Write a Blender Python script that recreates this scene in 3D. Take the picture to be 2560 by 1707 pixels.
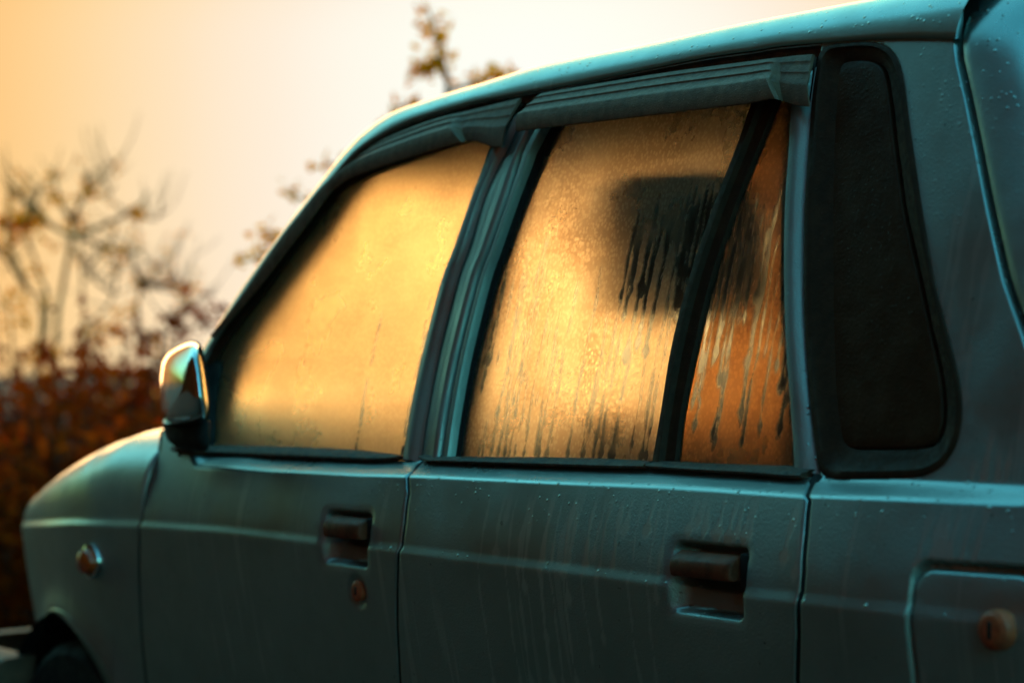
import bpy, bmesh, math, random
import numpy as np
from mathutils import Vector, Matrix, Euler

for o in list(bpy.data.objects):
    bpy.data.objects.remove(o)
sc = bpy.context.scene
R_ = math.radians
random.seed(7)
rng = np.random.default_rng(11)

# ------------------------------------------------------------------ camera
NW, NH = 2560.0, 1707.0                     # measuring frame of the photograph
LENS = 85.0
FPX = NW * LENS / 36.0
TH = math.atan((1280 + 2939) / FPX)         # angle between view axis and the car's long axis
HOR = 925.0                                 # horizon row
CAM = np.array([0.0, -1.75, 1.0])
FWD = np.array([-math.cos(TH), math.sin(TH), 0.0])
RGT = np.array([math.sin(TH), math.cos(TH), 0.0])
cam_d = bpy.data.cameras.new('camera')
cam = bpy.data.objects.new('camera', cam_d)
sc.collection.objects.link(cam)
cam_d.sensor_width = 36.0
cam_d.lens = LENS
cam_d.shift_y = (HOR - NH / 2) / NW
cam_d.clip_start = 0.05
cam_d.clip_end = 2000.0
cam.location = CAM
cam.rotation_euler = (math.pi / 2, 0, math.pi / 2 - TH)
cam_d.dof.use_dof = True
cam_d.dof.focus_distance = 2.98
cam_d.dof.aperture_fstop = 3.4
cam_d.dof.aperture_blades = 0
sc.camera = cam

# ------------------------------------------------------------------ sky and sun
SUN_EL, SUN_AZ = R_(3.5), R_(305.5)         # azimuth clockwise from +Y
SUN_DIR = Vector((math.sin(SUN_AZ) * math.cos(SUN_EL), math.cos(SUN_AZ) * math.cos(SUN_EL), math.sin(SUN_EL)))
world = bpy.data.worlds.new('World')
sc.world = world
world.use_nodes = True
wn, wl = world.node_tree.nodes, world.node_tree.links
wn.clear()


def NN(nodes, typ, **kw):
    n = nodes.new(typ)
    for k, v in kw.items():
        if k.startswith('i_'):
            n.inputs[k[2:]].default_value = v
        else:
            setattr(n, k, v)
    return n


w_out = NN(wn, 'ShaderNodeOutputWorld')
w_bg = NN(wn, 'ShaderNodeBackground')
w_bg.inputs['Strength'].default_value = 0.1
w_sky = NN(wn, 'ShaderNodeTexSky', sky_type='NISHITA', sun_disc=False)
w_sky.sun_elevation = SUN_EL
w_sky.sun_rotation = SUN_AZ
w_sky.air_density = 1.0
w_sky.dust_density = 4.0
w_sky.ozone_density = 3.0
w_tint = NN(wn, 'ShaderNodeMix', data_type='RGBA', blend_type='MULTIPLY')
w_tint.inputs[0].default_value = 1.0
w_tint.inputs[7].default_value = (7.2, 18.0, 11.6, 1)
wl.new(w_sky.outputs[0], w_tint.inputs[6])
# evening haze: pale cream veil low over the horizon, orange around the sun
w_tc = NN(wn, 'ShaderNodeTexCoord')
w_sep = NN(wn, 'ShaderNodeSeparateXYZ')
wl.new(w_tc.outputs['Generated'], w_sep.inputs[0])
w_dz = NN(wn, 'ShaderNodeMath', operation='SUBTRACT')
wl.new(w_sep.outputs[2], w_dz.inputs[0])
w_dz.inputs[1].default_value = math.sin(R_(7.5))
w_up = NN(wn, 'ShaderNodeMapRange')                                     # the glow lies flat along the horizon
w_up.clamp = False
w_up.inputs[2].default_value = 1.0
w_up.inputs[4].default_value = 2.4
wl.new(w_dz.outputs[0], w_up.inputs[0])
w_dn = NN(wn, 'ShaderNodeMath', operation='MULTIPLY')
wl.new(w_dz.outputs[0], w_dn.inputs[0])
w_dn.inputs[1].default_value = 0.4
w_mx = NN(wn, 'ShaderNodeMath', operation='MAXIMUM')
wl.new(w_up.outputs[0], w_mx.inputs[0])
wl.new(w_dn.outputs[0], w_mx.inputs[1])
w_flat = NN(wn, 'ShaderNodeCombineXYZ')
wl.new(w_sep.outputs[0], w_flat.inputs[0])
wl.new(w_sep.outputs[1], w_flat.inputs[1])
wl.new(w_mx.outputs[0], w_flat.inputs[2])
w_nrm = NN(wn, 'ShaderNodeVectorMath', operation='NORMALIZE')
wl.new(w_flat.outputs[0], w_nrm.inputs[0])
w_dot = NN(wn, 'ShaderNodeVectorMath', operation='DOT_PRODUCT')
wl.new(w_nrm.outputs[0], w_dot.inputs[0])
w_dot.inputs[1].default_value = (math.sin(SUN_AZ), math.cos(SUN_AZ), 0)
w_ang = NN(wn, 'ShaderNodeMath', operation='ARCCOSINE')
wl.new(w_dot.outputs['Value'], w_ang.inputs[0])
w_veil = NN(wn, 'ShaderNodeMapRange', interpolation_type='SMOOTHERSTEP')   # haze glow fades into the clear sky
w_veil.inputs[1].default_value = R_(18)
w_veil.inputs[2].default_value = R_(58)
w_veil.inputs[3].default_value = 1.0
w_veil.inputs[4].default_value = 0.0
wl.new(w_ang.outputs[0], w_veil.inputs[0])
w_t = NN(wn, 'ShaderNodeMapRange')
w_t.inputs[1].default_value = 0.0
w_t.inputs[2].default_value = R_(50)
wl.new(w_ang.outputs[0], w_t.inputs[0])
w_vcol = NN(wn, 'ShaderNodeValToRGB')
cr = w_vcol.color_ramp
cr.interpolation = 'B_SPLINE'
for pos, c in ((.0, (2.8, 1.04, .93)), (.05, (2.5, 1.0, .89)), (.09, (2.0, .95, .83)), (.125, (1.55, .86, .70)), (.17, (1.36, .79, .54)), (.235, (1.30, .66, .27)), (.30, (1.1, .48, .15)), (.5, (.70, .28, .08)), (1.0, (.28, .16, .09))):
    e = cr.elements[0] if pos == 0 else cr.elements.new(pos) if pos < 1 else cr.elements[-1]
    e.position = pos
    e.color = (*c, 1)
wl.new(w_t.outputs[0], w_vcol.inputs[0])
w_gain = NN(wn, 'ShaderNodeVectorMath', operation='SCALE')
w_gain.inputs['Scale'].default_value = 10.0
wl.new(w_vcol.outputs[0], w_gain.inputs[0])
w_far = NN(wn, 'ShaderNodeMapRange', interpolation_type='SMOOTHSTEP')     # clear evening sky away from the glow
w_far.inputs[1].default_value = R_(26)
w_far.inputs[2].default_value = R_(62)
wl.new(w_ang.outputs[0], w_far.inputs[0])
w_a = NN(wn, 'ShaderNodeVectorMath', operation='SCALE')
wl.new(w_tint.outputs[2], w_a.inputs[0])
wl.new(w_far.outputs[0], w_a.inputs['Scale'])
w_b = NN(wn, 'ShaderNodeVectorMath', operation='SCALE')
wl.new(w_gain.outputs[0], w_b.inputs[0])
wl.new(w_veil.outputs[0], w_b.inputs['Scale'])
w_mix = NN(wn, 'ShaderNodeVectorMath', operation='ADD')
wl.new(w_a.outputs[0], w_mix.inputs[0])
wl.new(w_b.outputs[0], w_mix.inputs[1])
wl.new(w_mix.outputs[0], w_bg.inputs['Color'])
wl.new(w_bg.outputs[0], w_out.inputs[0])

sun_d = bpy.data.lights.new('sun', 'SUN')
sun_d.energy = 2.6
sun_d.angle = R_(40.0)
sun_d.color = (1.0, 0.55, 0.22)
sun = bpy.data.objects.new('sun', sun_d)
sc.collection.objects.link(sun)
sun.rotation_euler = SUN_DIR.to_track_quat('Z', 'Y').to_euler()

sc.view_settings.view_transform = 'Standard'
sc.view_settings.look = 'None'
sc.view_settings.exposure = 0.0
sc.view_settings.gamma = 1.0
sc.cycles.max_bounces = 9
sc.cycles.transmission_bounces = 9
sc.cycles.transparent_max_bounces = 12
sc.cycles.diffuse_bounces = 2
sc.cycles.glossy_bounces = 3
sc.cycles.sample_clamp_indirect = 6.0
sc.cycles.use_denoising = True
sc.cycles.use_light_tree = False
sc.cycles.adaptive_threshold = .02
sc.cycles.caustics_refractive = True

# ------------------------------------------------------------------ helpers
COL = sc.collection
C0 = np.array([-2.85, 0.715, 0.0])          # the car's base point; its mid plane is y = 0.715


def project(P):
    P = np.asarray(P, float)
    q = P - CAM
    dep = q @ FWD
    return 1280 + FPX * (q @ RGT) / dep, HOR - FPX * q[..., 2] / dep, dep


def ray(px, py):
    return FWD + (px - 1280) / FPX * RGT + np.array([0, 0, (HOR - py) / FPX])


def un_y(px, py, y):
    d = ray(px, py)
    return CAM + d * ((y - CAM[1]) / d[1])


def ground_at(px, depth):
    p = CAM + depth * (FWD + (px - 1280) / FPX * RGT)
    return np.array([p[0], p[1], 0.0])


BELT = np.array([un_y(*p, .03) for p in [(497, 1133), (677, 1142), (893, 1150), (1053, 1152), (1393, 1165), (1627, 1172),
                                         (1783, 1180), (2003, 1193), (2209, 1199)]])
CREASE = np.array([un_y(*p, 0) for p in [(173, 1303), (353, 1308), (567, 1323), (783, 1348), (996, 1369), (1220, 1397),
                                         (1392, 1416), (1560, 1437), (1866, 1479), (1989, 1492), (2249, 1522), (2466, 1554)]])


def zb(x):
    z = np.interp(x, BELT[:, 0], BELT[:, 2])
    return z + .062 * sstep((-3.40 - x) / .12)             # the door skin climbs to the mirror foot


def zc(x):
    z = np.interp(x, CREASE[:, 0], CREASE[:, 2])
    return z - np.maximum(0, -(x + 3.83)) * .07


def sstep(t):
    t = np.clip(t, 0, 1)
    return t * t * (3 - 2 * t)


def plan(x):
    return np.maximum(0, -(x + 3.68)) ** 2 / 3.2 + np.maximum(0, x + 1.98) ** 2 / 2.6


def yside(x, z):
    """car flank below the belt, without the belt shelf"""
    w = z - zc(x)
    up = np.where(w > .005, .026 * np.clip((w - .005) / .10, 0, 1.6) ** 1.6, 0.0)
    band = -.0048 * (1 - sstep((w + .007) / .014))
    d = np.maximum(0, -.006 - w)
    low = .13 * d + .20 * d * d
    return up + band + low + plan(x)


def ysurf(x, z):
    x = np.asarray(x, float)
    z = np.asarray(z, float)
    v = z - zb(x)
    top = .060 + .20 * v + .10 * v * v + plan(x) * .8
    sh = np.clip(-v / .021, 0, 1)
    sh = .65 * sh + .35 * sstep(sh)
    ys = yside(x, np.minimum(z, zb(x) - .0))
    return np.where(v >= 0, top, top * (1 - sh) + ys * sh)


def un_many(P, off=0.0):
    """points where the sight lines through pixels P meet the flank, off metres outside it"""
    P = np.asarray(P, float)
    D = FWD + (P[:, :1] - 1280) / FPX * RGT + np.stack([np.zeros(len(P)), np.zeros(len(P)), (HOR - P[:, 1]) / FPX], -1)
    lo, hi = np.full(len(P), .5), np.full(len(P), 6.5)
    for _ in range(34):
        m = .5 * (lo + hi)
        Q = CAM + D * m[:, None]
        out = Q[:, 1] - ysurf(Q[:, 0], Q[:, 2]) + off > 0
        hi = np.where(out, m, hi)
        lo = np.where(out, lo, m)
    return CAM + D * lo[:, None]


def un(px, py, off=0.0):
    return un_many([(px, py)], off)[0]


def smooth_poly(pts, n):
    """Catmull-Rom through 2-D/3-D points, n samples evenly by length"""
    P = np.array(pts, float)
    k = len(P)
    if k == 2:
        t = np.linspace(0, 1, n)[:, None]
        return P[0] * (1 - t) + P[1] * t
    Q = np.vstack([2 * P[0] - P[1], P, 2 * P[-1] - P[-2]])
    out = []
    for i in range(k - 1):
        p0, p1, p2, p3 = Q[i], Q[i + 1], Q[i + 2], Q[i + 3]
        for t in np.linspace(0, 1, 12, endpoint=False):
            out.append(.5 * ((2 * p1) + (p2 - p0) * t + (2 * p0 - 5 * p1 + 4 * p2 - p3) * t * t + (3 * p1 - p0 - 3 * p2 + p3) * t ** 3))
    out.append(P[-1])
    out = np.array(out)
    L = np.concatenate([[0], np.cumsum(np.linalg.norm(np.diff(out, axis=0), axis=1))])
    s = np.linspace(0, L[-1], n)
    return np.array([np.interp(s, L, out[:, j]) for j in range(P.shape[1])]).T


def smooth_pair(A, B, n):
    """same, but both lists share their control index as parameter"""
    def cr(P, u):
        P = np.array(P, float)
        k = len(P)
        Q = np.vstack([2 * P[0] - P[1], P, 2 * P[-1] - P[-2]])
        i = np.minimum(u.astype(int), k - 2)
        t = (u - i)[:, None]
        p0, p1, p2, p3 = Q[i], Q[i + 1], Q[i + 2], Q[i + 3]
        return .5 * ((2 * p1) + (p2 - p0) * t + (2 * p0 - 5 * p1 + 4 * p2 - p3) * t * t + (3 * p1 - p0 - 3 * p2 + p3) * t ** 3)
    k = len(A)
    A_, B_ = np.array(A, float), np.array(B, float)
    seg = np.maximum(np.linalg.norm(np.diff(A_, axis=0), axis=1), np.linalg.norm(np.diff(B_, axis=0), axis=1))
    L = np.concatenate([[0], np.cumsum(seg)])
    u = np.interp(np.linspace(0, L[-1], n), L, np.arange(k))
    return cr(A, u), cr(B, u)


def link(o, parent=None):
    COL.objects.link(o)
    if parent is not None:
        o.parent = parent
    return o


def mesh_obj(name, verts, faces, mat, parent=None, origin=C0, smooth=True, attrs=None, recalc=False):
    me = bpy.data.meshes.new(name)
    v = np.asarray(verts, float) - np.asarray(origin, float)
    me.from_pydata(v.tolist(), [], [tuple(int(i) for i in f) for f in faces])
    me.update()
    if recalc:
        bm = bmesh.new()
        bm.from_mesh(me)
        bmesh.ops.recalc_face_normals(bm, faces=bm.faces[:])
        bm.to_mesh(me)
        bm.free()
    if smooth:
        me.polygons.foreach_set('use_smooth', [True] * len(me.polygons))
    if attrs:
        for k, a in attrs.items():
            at = me.attributes.new(k, 'FLOAT', 'POINT')
            at.data.foreach_set('value', np.asarray(a, np.float32))
    me.materials.append(mat)
    o = bpy.data.objects.new(name, me)
    if parent is None:
        o.location = origin
    return link(o, parent)


def grid_faces(nr, ncol, off=0, flip=False):
    f = []
    for i in range(nr - 1):
        for j in range(ncol - 1):
            a = off + i * ncol + j
            q = (a, a + 1, a + ncol + 1, a + ncol)
            f.append(q[::-1] if flip else q)
    return f


def mirror(o):
    """the same piece on the far flank of the car"""
    c = o.copy()
    COL.objects.link(c)
    c.parent = o.parent
    c.scale = (1, -1, 1)
    c.location = (o.location[0], -o.location[1], o.location[2])
    for ch in list(o.children):
        d = ch.copy()
        COL.objects.link(d)
        d.parent = c
    return c


def auto_smooth(o, ang=35):
    m = o.modifiers.new('edge', 'EDGE_SPLIT')
    m.split_angle = R_(ang)
    return o


def ribbon(name, A, B, prof, mat, parent, offA=0.0, offB=0.0, n=60, paired=True, scale=None, cap=True, closed=False, split=None):
    """sweeps a cross profile [(t across, outward)] along the strip between two outlines on the flank"""
    if paired:
        a, b = smooth_pair(A, B, n)
    else:
        a, b = smooth_poly(A, n), smooth_poly(B, n)
    V = []
    m = len(prof)
    A3, B3 = un_many(a, offA), un_many(b, offB)
    for i in range(n):
        pa, pb = A3[i], B3[i]
        s = 1.0 if scale is None else scale(i / (n - 1))
        for t, h in prof:
            p = pa * (1 - t) + pb * t
            V.append(p + np.array([0, -1, .18]) * h * s)
    F = grid_faces(n, m)
    if closed:
        for j in range(m - 1):
            F.append(((n - 1) * m + j, (n - 1) * m + j + 1, j + 1, j))
    elif cap:
        F.append(tuple(range(m)))
        F.append(tuple(range((n - 1) * m, n * m))[::-1])
    o = mesh_obj(name, V, F, mat, parent)
    if split:
        auto_smooth(o, split)
    return o


def rbox(name, lo, hi, bev, mat, parent, segs=3, fn=None, origin=C0):
    bm = bmesh.new()
    bmesh.ops.create_cube(bm, size=1)
    for v in bm.verts:
        for k in range(3):
            v.co[k] = (lo[k] + hi[k]) / 2 + v.co[k] * (hi[k] - lo[k])
    if fn:
        for v in bm.verts:
            v.co = fn(v.co)
    if bev > 0:
        bmesh.ops.bevel(bm, geom=bm.edges[:], offset=bev, segments=segs, profile=.5, affect='EDGES')
    for f in bm.faces:
        f.smooth = True
    me = bpy.data.meshes.new(name)
    for v in bm.verts:
        v.co -= Vector(origin)
    bm.to_mesh(me)
    bm.free()
    me.materials.append(mat)
    o = bpy.data.objects.new(name, me)
    if parent is None:
        o.location = origin
    link(o, parent)
    return auto_smooth(o, 40)


def lathe(name, prof, mat, parent, center, axis=(0, -1, 0), n=28, sx=1.0, sz=1.0, split=35):
    """profile [(radius, height along axis)] turned round the axis through center"""
    ax = Vector(axis).normalized()
    u = ax.orthogonal().normalized() if abs(ax.z) > .9 else Vector((0, 0, 1)).cross(ax).normalized()
    w = ax.cross(u).normalized()
    V, m = [], len(prof)
    for i in range(n):
        a = 2 * math.pi * i / n
        for r, h in prof:
            V.append(np.array(center) + np.array(u) * (r * math.cos(a) * sx) + np.array(w) * (r * math.sin(a) * sz) + np.array(ax) * h)
    F = []
    for i in range(n):
        k = (i + 1) % n
        for j in range(m - 1):
            F.append((i * m + j, k * m + j, k * m + j + 1, i * m + j + 1))
    if prof[-1][0] > 1e-6:
        F.append(tuple(i * m + m - 1 for i in range(n)))
    o = mesh_obj(name, V, F, mat, parent)
    return auto_smooth(o, split)


# ------------------------------------------------------------------ materials
def new_mat(name):
    m = bpy.data.materials.new(name)
    m.use_nodes = True
    nt = m.node_tree
    nt.nodes.clear()
    out = nt.nodes.new('ShaderNodeOutputMaterial')
    return m, nt.nodes, nt.links, out


def ramp(nodes, links, src, lo, hi, a=0.0, b=1.0, smooth=True):
    n = NN(nodes, 'ShaderNodeMapRange')
    if smooth:
        n.interpolation_type = 'SMOOTHSTEP'
    n.inputs[1].default_value = lo
    n.inputs[2].default_value = hi
    n.inputs[3].default_value = a
    n.inputs[4].default_value = b
    links.new(src, n.inputs[0])
    return n.outputs[0]


def mathn(nodes, links, op, a, b=None, c=None):
    n = NN(nodes, 'ShaderNodeMath', operation=op)
    for i, x in enumerate((a, b, c)):
        if x is None:
            continue
        if isinstance(x, (int, float)):
            n.inputs[i].default_value = x
        else:
            links.new(x, n.inputs[i])
    return n.outputs[0]


def mixc(nodes, links, fac, a, b, blend='MIX'):
    n = NN(nodes, 'ShaderNodeMix', data_type='RGBA', blend_type=blend)
    for i, x in ((0, fac), (6, a), (7, b)):
        if isinstance(x, (int, float)):
            n.inputs[i].default_value = x
        elif isinstance(x, tuple):
            n.inputs[i].default_value = x if len(x) == 4 else (*x, 1)
        else:
            links.new(x, n.inputs[i])
    return n.outputs[2]


def coords(nodes, links, scale=(1, 1, 1), rot=(0, 0, 0)):
    tc = NN(nodes, 'ShaderNodeTexCoord')
    mp = NN(nodes, 'ShaderNodeMapping')
    mp.inputs['Scale'].default_value = scale
    mp.inputs['Rotation'].default_value = rot
    links.new(tc.outputs['Object'], mp.inputs[0])
    return mp.outputs[0]


def noise(nodes, links, vec, scale, detail=3, rough=.55, dist=0.0):
    n = NN(nodes, 'ShaderNodeTexNoise')
    n.inputs['Scale'].default_value = scale
    n.inputs['Detail'].default_value = detail
    n.inputs['Roughness'].default_value = rough
    n.inputs['Distortion'].default_value = dist
    links.new(vec, n.inputs['Vector'])
    return n.outputs['Fac']


def drops(nodes, links, vec, scale, size, keep):
    """height of beads: round bumps on a random part of the voronoi cells"""
    v = NN(nodes, 'ShaderNodeTexVoronoi')
    v.inputs['Scale'].default_value = scale
    v.inputs['Randomness'].default_value = 1.0
    links.new(vec, v.inputs['Vector'])
    h = ramp(nodes, links, v.outputs['Distance'], 0.0, size, 1.0, 0.0)
    sep = NN(nodes, 'ShaderNodeSeparateColor')
    links.new(v.outputs['Color'], sep.inputs[0])
    k = ramp(nodes, links, sep.outputs[0], 1 - keep, 1 - keep + .08, 0, 1)
    return mathn(nodes, links, 'MULTIPLY', h, k)


def paint_material():
    m, n, l, out = new_mat('dewy_car_paint')
    p = NN(n, 'ShaderNodeBsdfPrincipled')
    vec = coords(n, l)
    # flank (normal sideways) carries the fine dew, tops carry big single beads
    g = NN(n, 'ShaderNodeNewGeometry')
    sep = NN(n, 'ShaderNodeSeparateXYZ')
    l.new(g.outputs['Normal'], sep.inputs[0])
    top = ramp(n, l, sep.outputs[2], .18, .55, 0, 1)
    dew_n = noise(n, l, vec, 5.0, 4, .6)
    dew = mathn(n, l, 'MULTIPLY', ramp(n, l, dew_n, .30, .62), ramp(n, l, top, 0, 1, 1, .35))
    # runs: long thin vertical tracks where drops slid down
    svec = coords(n, l, (55, 6, 2.2))
    runs_n = noise(n, l, svec, 1.0, 2, .5, .6)
    where = noise(n, l, coords(n, l, (2.3, 1, 1.1)), 1.7, 2, .5)
    runs = mathn(n, l, 'MULTIPLY', ramp(n, l, runs_n, .60, .66), ramp(n, l, where, .46, .60))
    at = NN(n, 'ShaderNodeAttribute', attribute_name='run')
    runs = mathn(n, l, 'MAXIMUM', mathn(n, l, 'MULTIPLY', runs, .35), at.outputs['Fac'])
    runs = mathn(n, l, 'MULTIPLY', runs, ramp(n, l, top, 0, 1, 1, 0))
    dew2 = mathn(n, l, 'MULTIPLY', dew, mathn(n, l, 'SUBTRACT', 1.0, runs))
    grime = noise(n, l, vec, 14.0, 5, .65)
    base = mixc(n, l, ramp(n, l, grime, .35, .75, 0, .45), (.47, .56, .54), (.33, .40, .385))
    base = mixc(n, l, mathn(n, l, 'MULTIPLY', dew2, .42), base, (.44, .47, .45))
    base = mixc(n, l, mathn(n, l, 'MULTIPLY', runs, .9), base, (.86, .90, .87))
    spots = noise(n, l, vec, 95.0, 2, .5)
    base = mixc(n, l, ramp(n, l, spots, .73, .76, 0, .5), base, (.03, .025, .02))
    l.new(base, p.inputs['Base Color'])
    rough = mathn(n, l, 'MULTIPLY_ADD', dew2, .24, ramp(n, l, top, 0, 1, .32, .20))
    rough = mathn(n, l, 'MULTIPLY_ADD', grime, .12, rough)
    l.new(rough, p.inputs['Roughness'])
    p.inputs['Metallic'].default_value = .92
    p.inputs['Coat Weight'].default_value = .35
    p.inputs['Coat Roughness'].default_value = .22
    fine = mathn(n, l, 'MULTIPLY', noise(n, l, vec, 340.0, 2, .6), dew2)
    big = mathn(n, l, 'ADD', drops(n, l, vec, 85, .24, .45), drops(n, l, coords(n, l, (1, 1, 1), (.3, .5, .1)), 120, .24, .25))
    big = mathn(n, l, 'MULTIPLY', big, mathn(n, l, 'MULTIPLY_ADD', top, .8, .1))
    b1 = NN(n, 'ShaderNodeBump')
    b1.inputs['Strength'].default_value = .45
    b1.inputs['Distance'].default_value = .0015
    l.new(fine, b1.inputs['Height'])
    b2 = NN(n, 'ShaderNodeBump')
    b2.inputs['Strength'].default_value = .8
    b2.inputs['Distance'].default_value = .0018
    l.new(big, b2.inputs['Height'])
    l.new(b1.outputs[0], b2.inputs['Normal'])
    wav = NN(n, 'ShaderNodeBump')
    wav.inputs['Strength'].default_value = .06
    wav.inputs['Distance'].default_value = .02
    l.new(noise(n, l, vec, 4.5, 2, .5), wav.inputs['Height'])
    l.new(wav.outputs[0], b1.inputs['Normal'])
    l.new(b2.outputs[0], p.inputs['Normal'])
    l.new(p.outputs[0], out.inputs[0])
    return m


def simple(name, col, rough=.5, metal=0.0, bump=0.0, bscale=80, var=.25, col2=None, vscale=12, coat=0.0, spec=.5, beads=0.0):
    m, n, l, out = new_mat(name)
    p = NN(n, 'ShaderNodeBsdfPrincipled')
    vec = coords(n, l)
    nz = noise(n, l, vec, vscale, 5, .62)
    c2 = col2 or tuple(c * (1 - var) for c in col)
    l.new(mixc(n, l, ramp(n, l, nz, .36, .68), col, c2), p.inputs['Base Color'])
    l.new(ramp(n, l, noise(n, l, vec, vscale * 3, 3), .3, .7, rough * .85, min(1, rough * 1.2)), p.inputs['Roughness'])
    p.inputs['Metallic'].default_value = metal
    p.inputs['Coat Weight'].default_value = coat
    p.inputs['Specular IOR Level'].default_value = spec
    if bump or beads:
        h = mathn(n, l, 'MULTIPLY', noise(n, l, vec, bscale, 3, .6), 1.0)
        if beads:
            h = mathn(n, l, 'MULTIPLY_ADD', drops(n, l, vec, 180, .3, .5), beads, h)
        b = NN(n, 'ShaderNodeBump')
        b.inputs['Strength'].default_value = max(bump, .4 if beads else 0)
        b.inputs['Distance'].default_value = .0015
        l.new(h, b.inputs['Height'])
        l.new(b.outputs[0], p.inputs['Normal'])
    l.new(p.outputs[0], out.inputs[0])
    return m


def fog_glass(name, r_fog=.29, r_clear=.08, veil=.015, tint=(1, .90, .66), trans=.16, bump=.15, bs=330, grain=.72):
    m, n, l, out = new_mat(name)
    vec = coords(n, l)
    at = NN(n, 'ShaderNodeAttribute', attribute_name='clear')
    cl = at.outputs['Fac']
    nz = noise(n, l, vec, 9.0, 4, .6)
    fr = ramp(n, l, nz, .3, .7, r_fog * .88, r_fog * 1.12)
    rr = mathn(n, l, 'MULTIPLY_ADD', mathn(n, l, 'SUBTRACT', r_clear, fr), cl, fr)
    g = NN(n, 'ShaderNodeBsdfPrincipled')
    g.inputs['Transmission Weight'].default_value = 1.0
    g.inputs['IOR'].default_value = 1.45
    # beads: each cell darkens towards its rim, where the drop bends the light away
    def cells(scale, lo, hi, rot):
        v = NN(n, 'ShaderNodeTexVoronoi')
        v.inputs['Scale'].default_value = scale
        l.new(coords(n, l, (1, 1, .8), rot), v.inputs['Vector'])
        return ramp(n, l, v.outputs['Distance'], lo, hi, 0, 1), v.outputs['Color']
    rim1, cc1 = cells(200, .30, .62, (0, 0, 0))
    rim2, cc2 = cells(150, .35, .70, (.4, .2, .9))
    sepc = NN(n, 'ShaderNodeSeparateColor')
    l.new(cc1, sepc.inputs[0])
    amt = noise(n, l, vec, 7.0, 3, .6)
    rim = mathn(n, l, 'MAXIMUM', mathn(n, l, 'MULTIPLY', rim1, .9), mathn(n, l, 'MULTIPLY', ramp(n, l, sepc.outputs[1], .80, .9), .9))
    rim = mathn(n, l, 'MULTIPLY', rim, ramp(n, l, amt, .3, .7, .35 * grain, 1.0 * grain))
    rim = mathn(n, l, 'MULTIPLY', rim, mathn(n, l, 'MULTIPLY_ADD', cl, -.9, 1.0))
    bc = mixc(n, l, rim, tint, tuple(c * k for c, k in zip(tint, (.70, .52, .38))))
    l.new(mixc(n, l, mathn(n, l, 'MINIMUM', mathn(n, l, 'MULTIPLY', cl, 2.4), 1.0), bc, (.30, .36, .36)), g.inputs['Base Color'])  # clear tracks greyed to stand for the dim sky behind them
    l.new(rr, g.inputs['Roughness'])
    d = NN(n, 'ShaderNodeBsdfDiffuse')
    d.inputs[0].default_value = (.62, .64, .62, 1)
    b = NN(n, 'ShaderNodeBump')
    b.inputs['Distance'].default_value = .001
    keep = mathn(n, l, 'MULTIPLY_ADD', cl, -.85, 1.0)
    l.new(mathn(n, l, 'MULTIPLY', keep, bump), b.inputs['Strength'])
    h = mathn(n, l, 'ADD', noise(n, l, vec, bs, 2, .65), drops(n, l, vec, 240, .35, .35))
    l.new(h, b.inputs['Height'])
    l.new(b.outputs[0], g.inputs['Normal'])
    tr = NN(n, 'ShaderNodeBsdfTranslucent')
    tr.inputs[0].default_value = (1.0, .90, .74, 1)
    mt = NN(n, 'ShaderNodeMixShader')
    l.new(mathn(n, l, 'MULTIPLY_ADD', cl, -.75 * trans, trans), mt.inputs[0])
    l.new(g.outputs[0], mt.inputs[1])
    l.new(tr.outputs[0], mt.inputs[2])
    mx = NN(n, 'ShaderNodeMixShader')
    l.new(mathn(n, l, 'MULTIPLY', mathn(n, l, 'MULTIPLY_ADD', cl, -.8, 1.0), ramp(n, l, noise(n, l, vec, 420, 2, .7), .3, .75, veil * .3, veil * 1.7)), mx.inputs[0])
    l.new(mt.outputs[0], mx.inputs[1])
    l.new(d.outputs[0], mx.inputs[2])
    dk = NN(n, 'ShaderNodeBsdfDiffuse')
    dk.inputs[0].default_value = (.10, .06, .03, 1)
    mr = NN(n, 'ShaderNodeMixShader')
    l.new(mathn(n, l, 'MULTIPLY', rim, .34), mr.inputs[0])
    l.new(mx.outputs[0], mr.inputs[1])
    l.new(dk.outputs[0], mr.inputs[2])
    l.new(mr.outputs[0], out.inputs[0])
    return m


def leaf_material(name, c1, c2, trans, tw=.55):
    m, n, l, out = new_mat(name)
    oi = NN(n, 'ShaderNodeObjectInfo')
    nz = noise(n, l, coords(n, l), 7.0, 2)
    col = mixc(n, l, ramp(n, l, nz, .35, .65), c1, c2)
    d = NN(n, 'ShaderNodeBsdfDiffuse')
    l.new(col, d.inputs[0])
    t = NN(n, 'ShaderNodeBsdfTranslucent')
    t.inputs[0].default_value = (*trans, 1)
    mx = NN(n, 'ShaderNodeMixShader')
    mx.inputs[0].default_value = tw
    l.new(d.outputs[0], mx.inputs[1])
    l.new(t.outputs[0], mx.inputs[2])
    l.new(mx.outputs[0], out.inputs[0])
    return m


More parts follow.
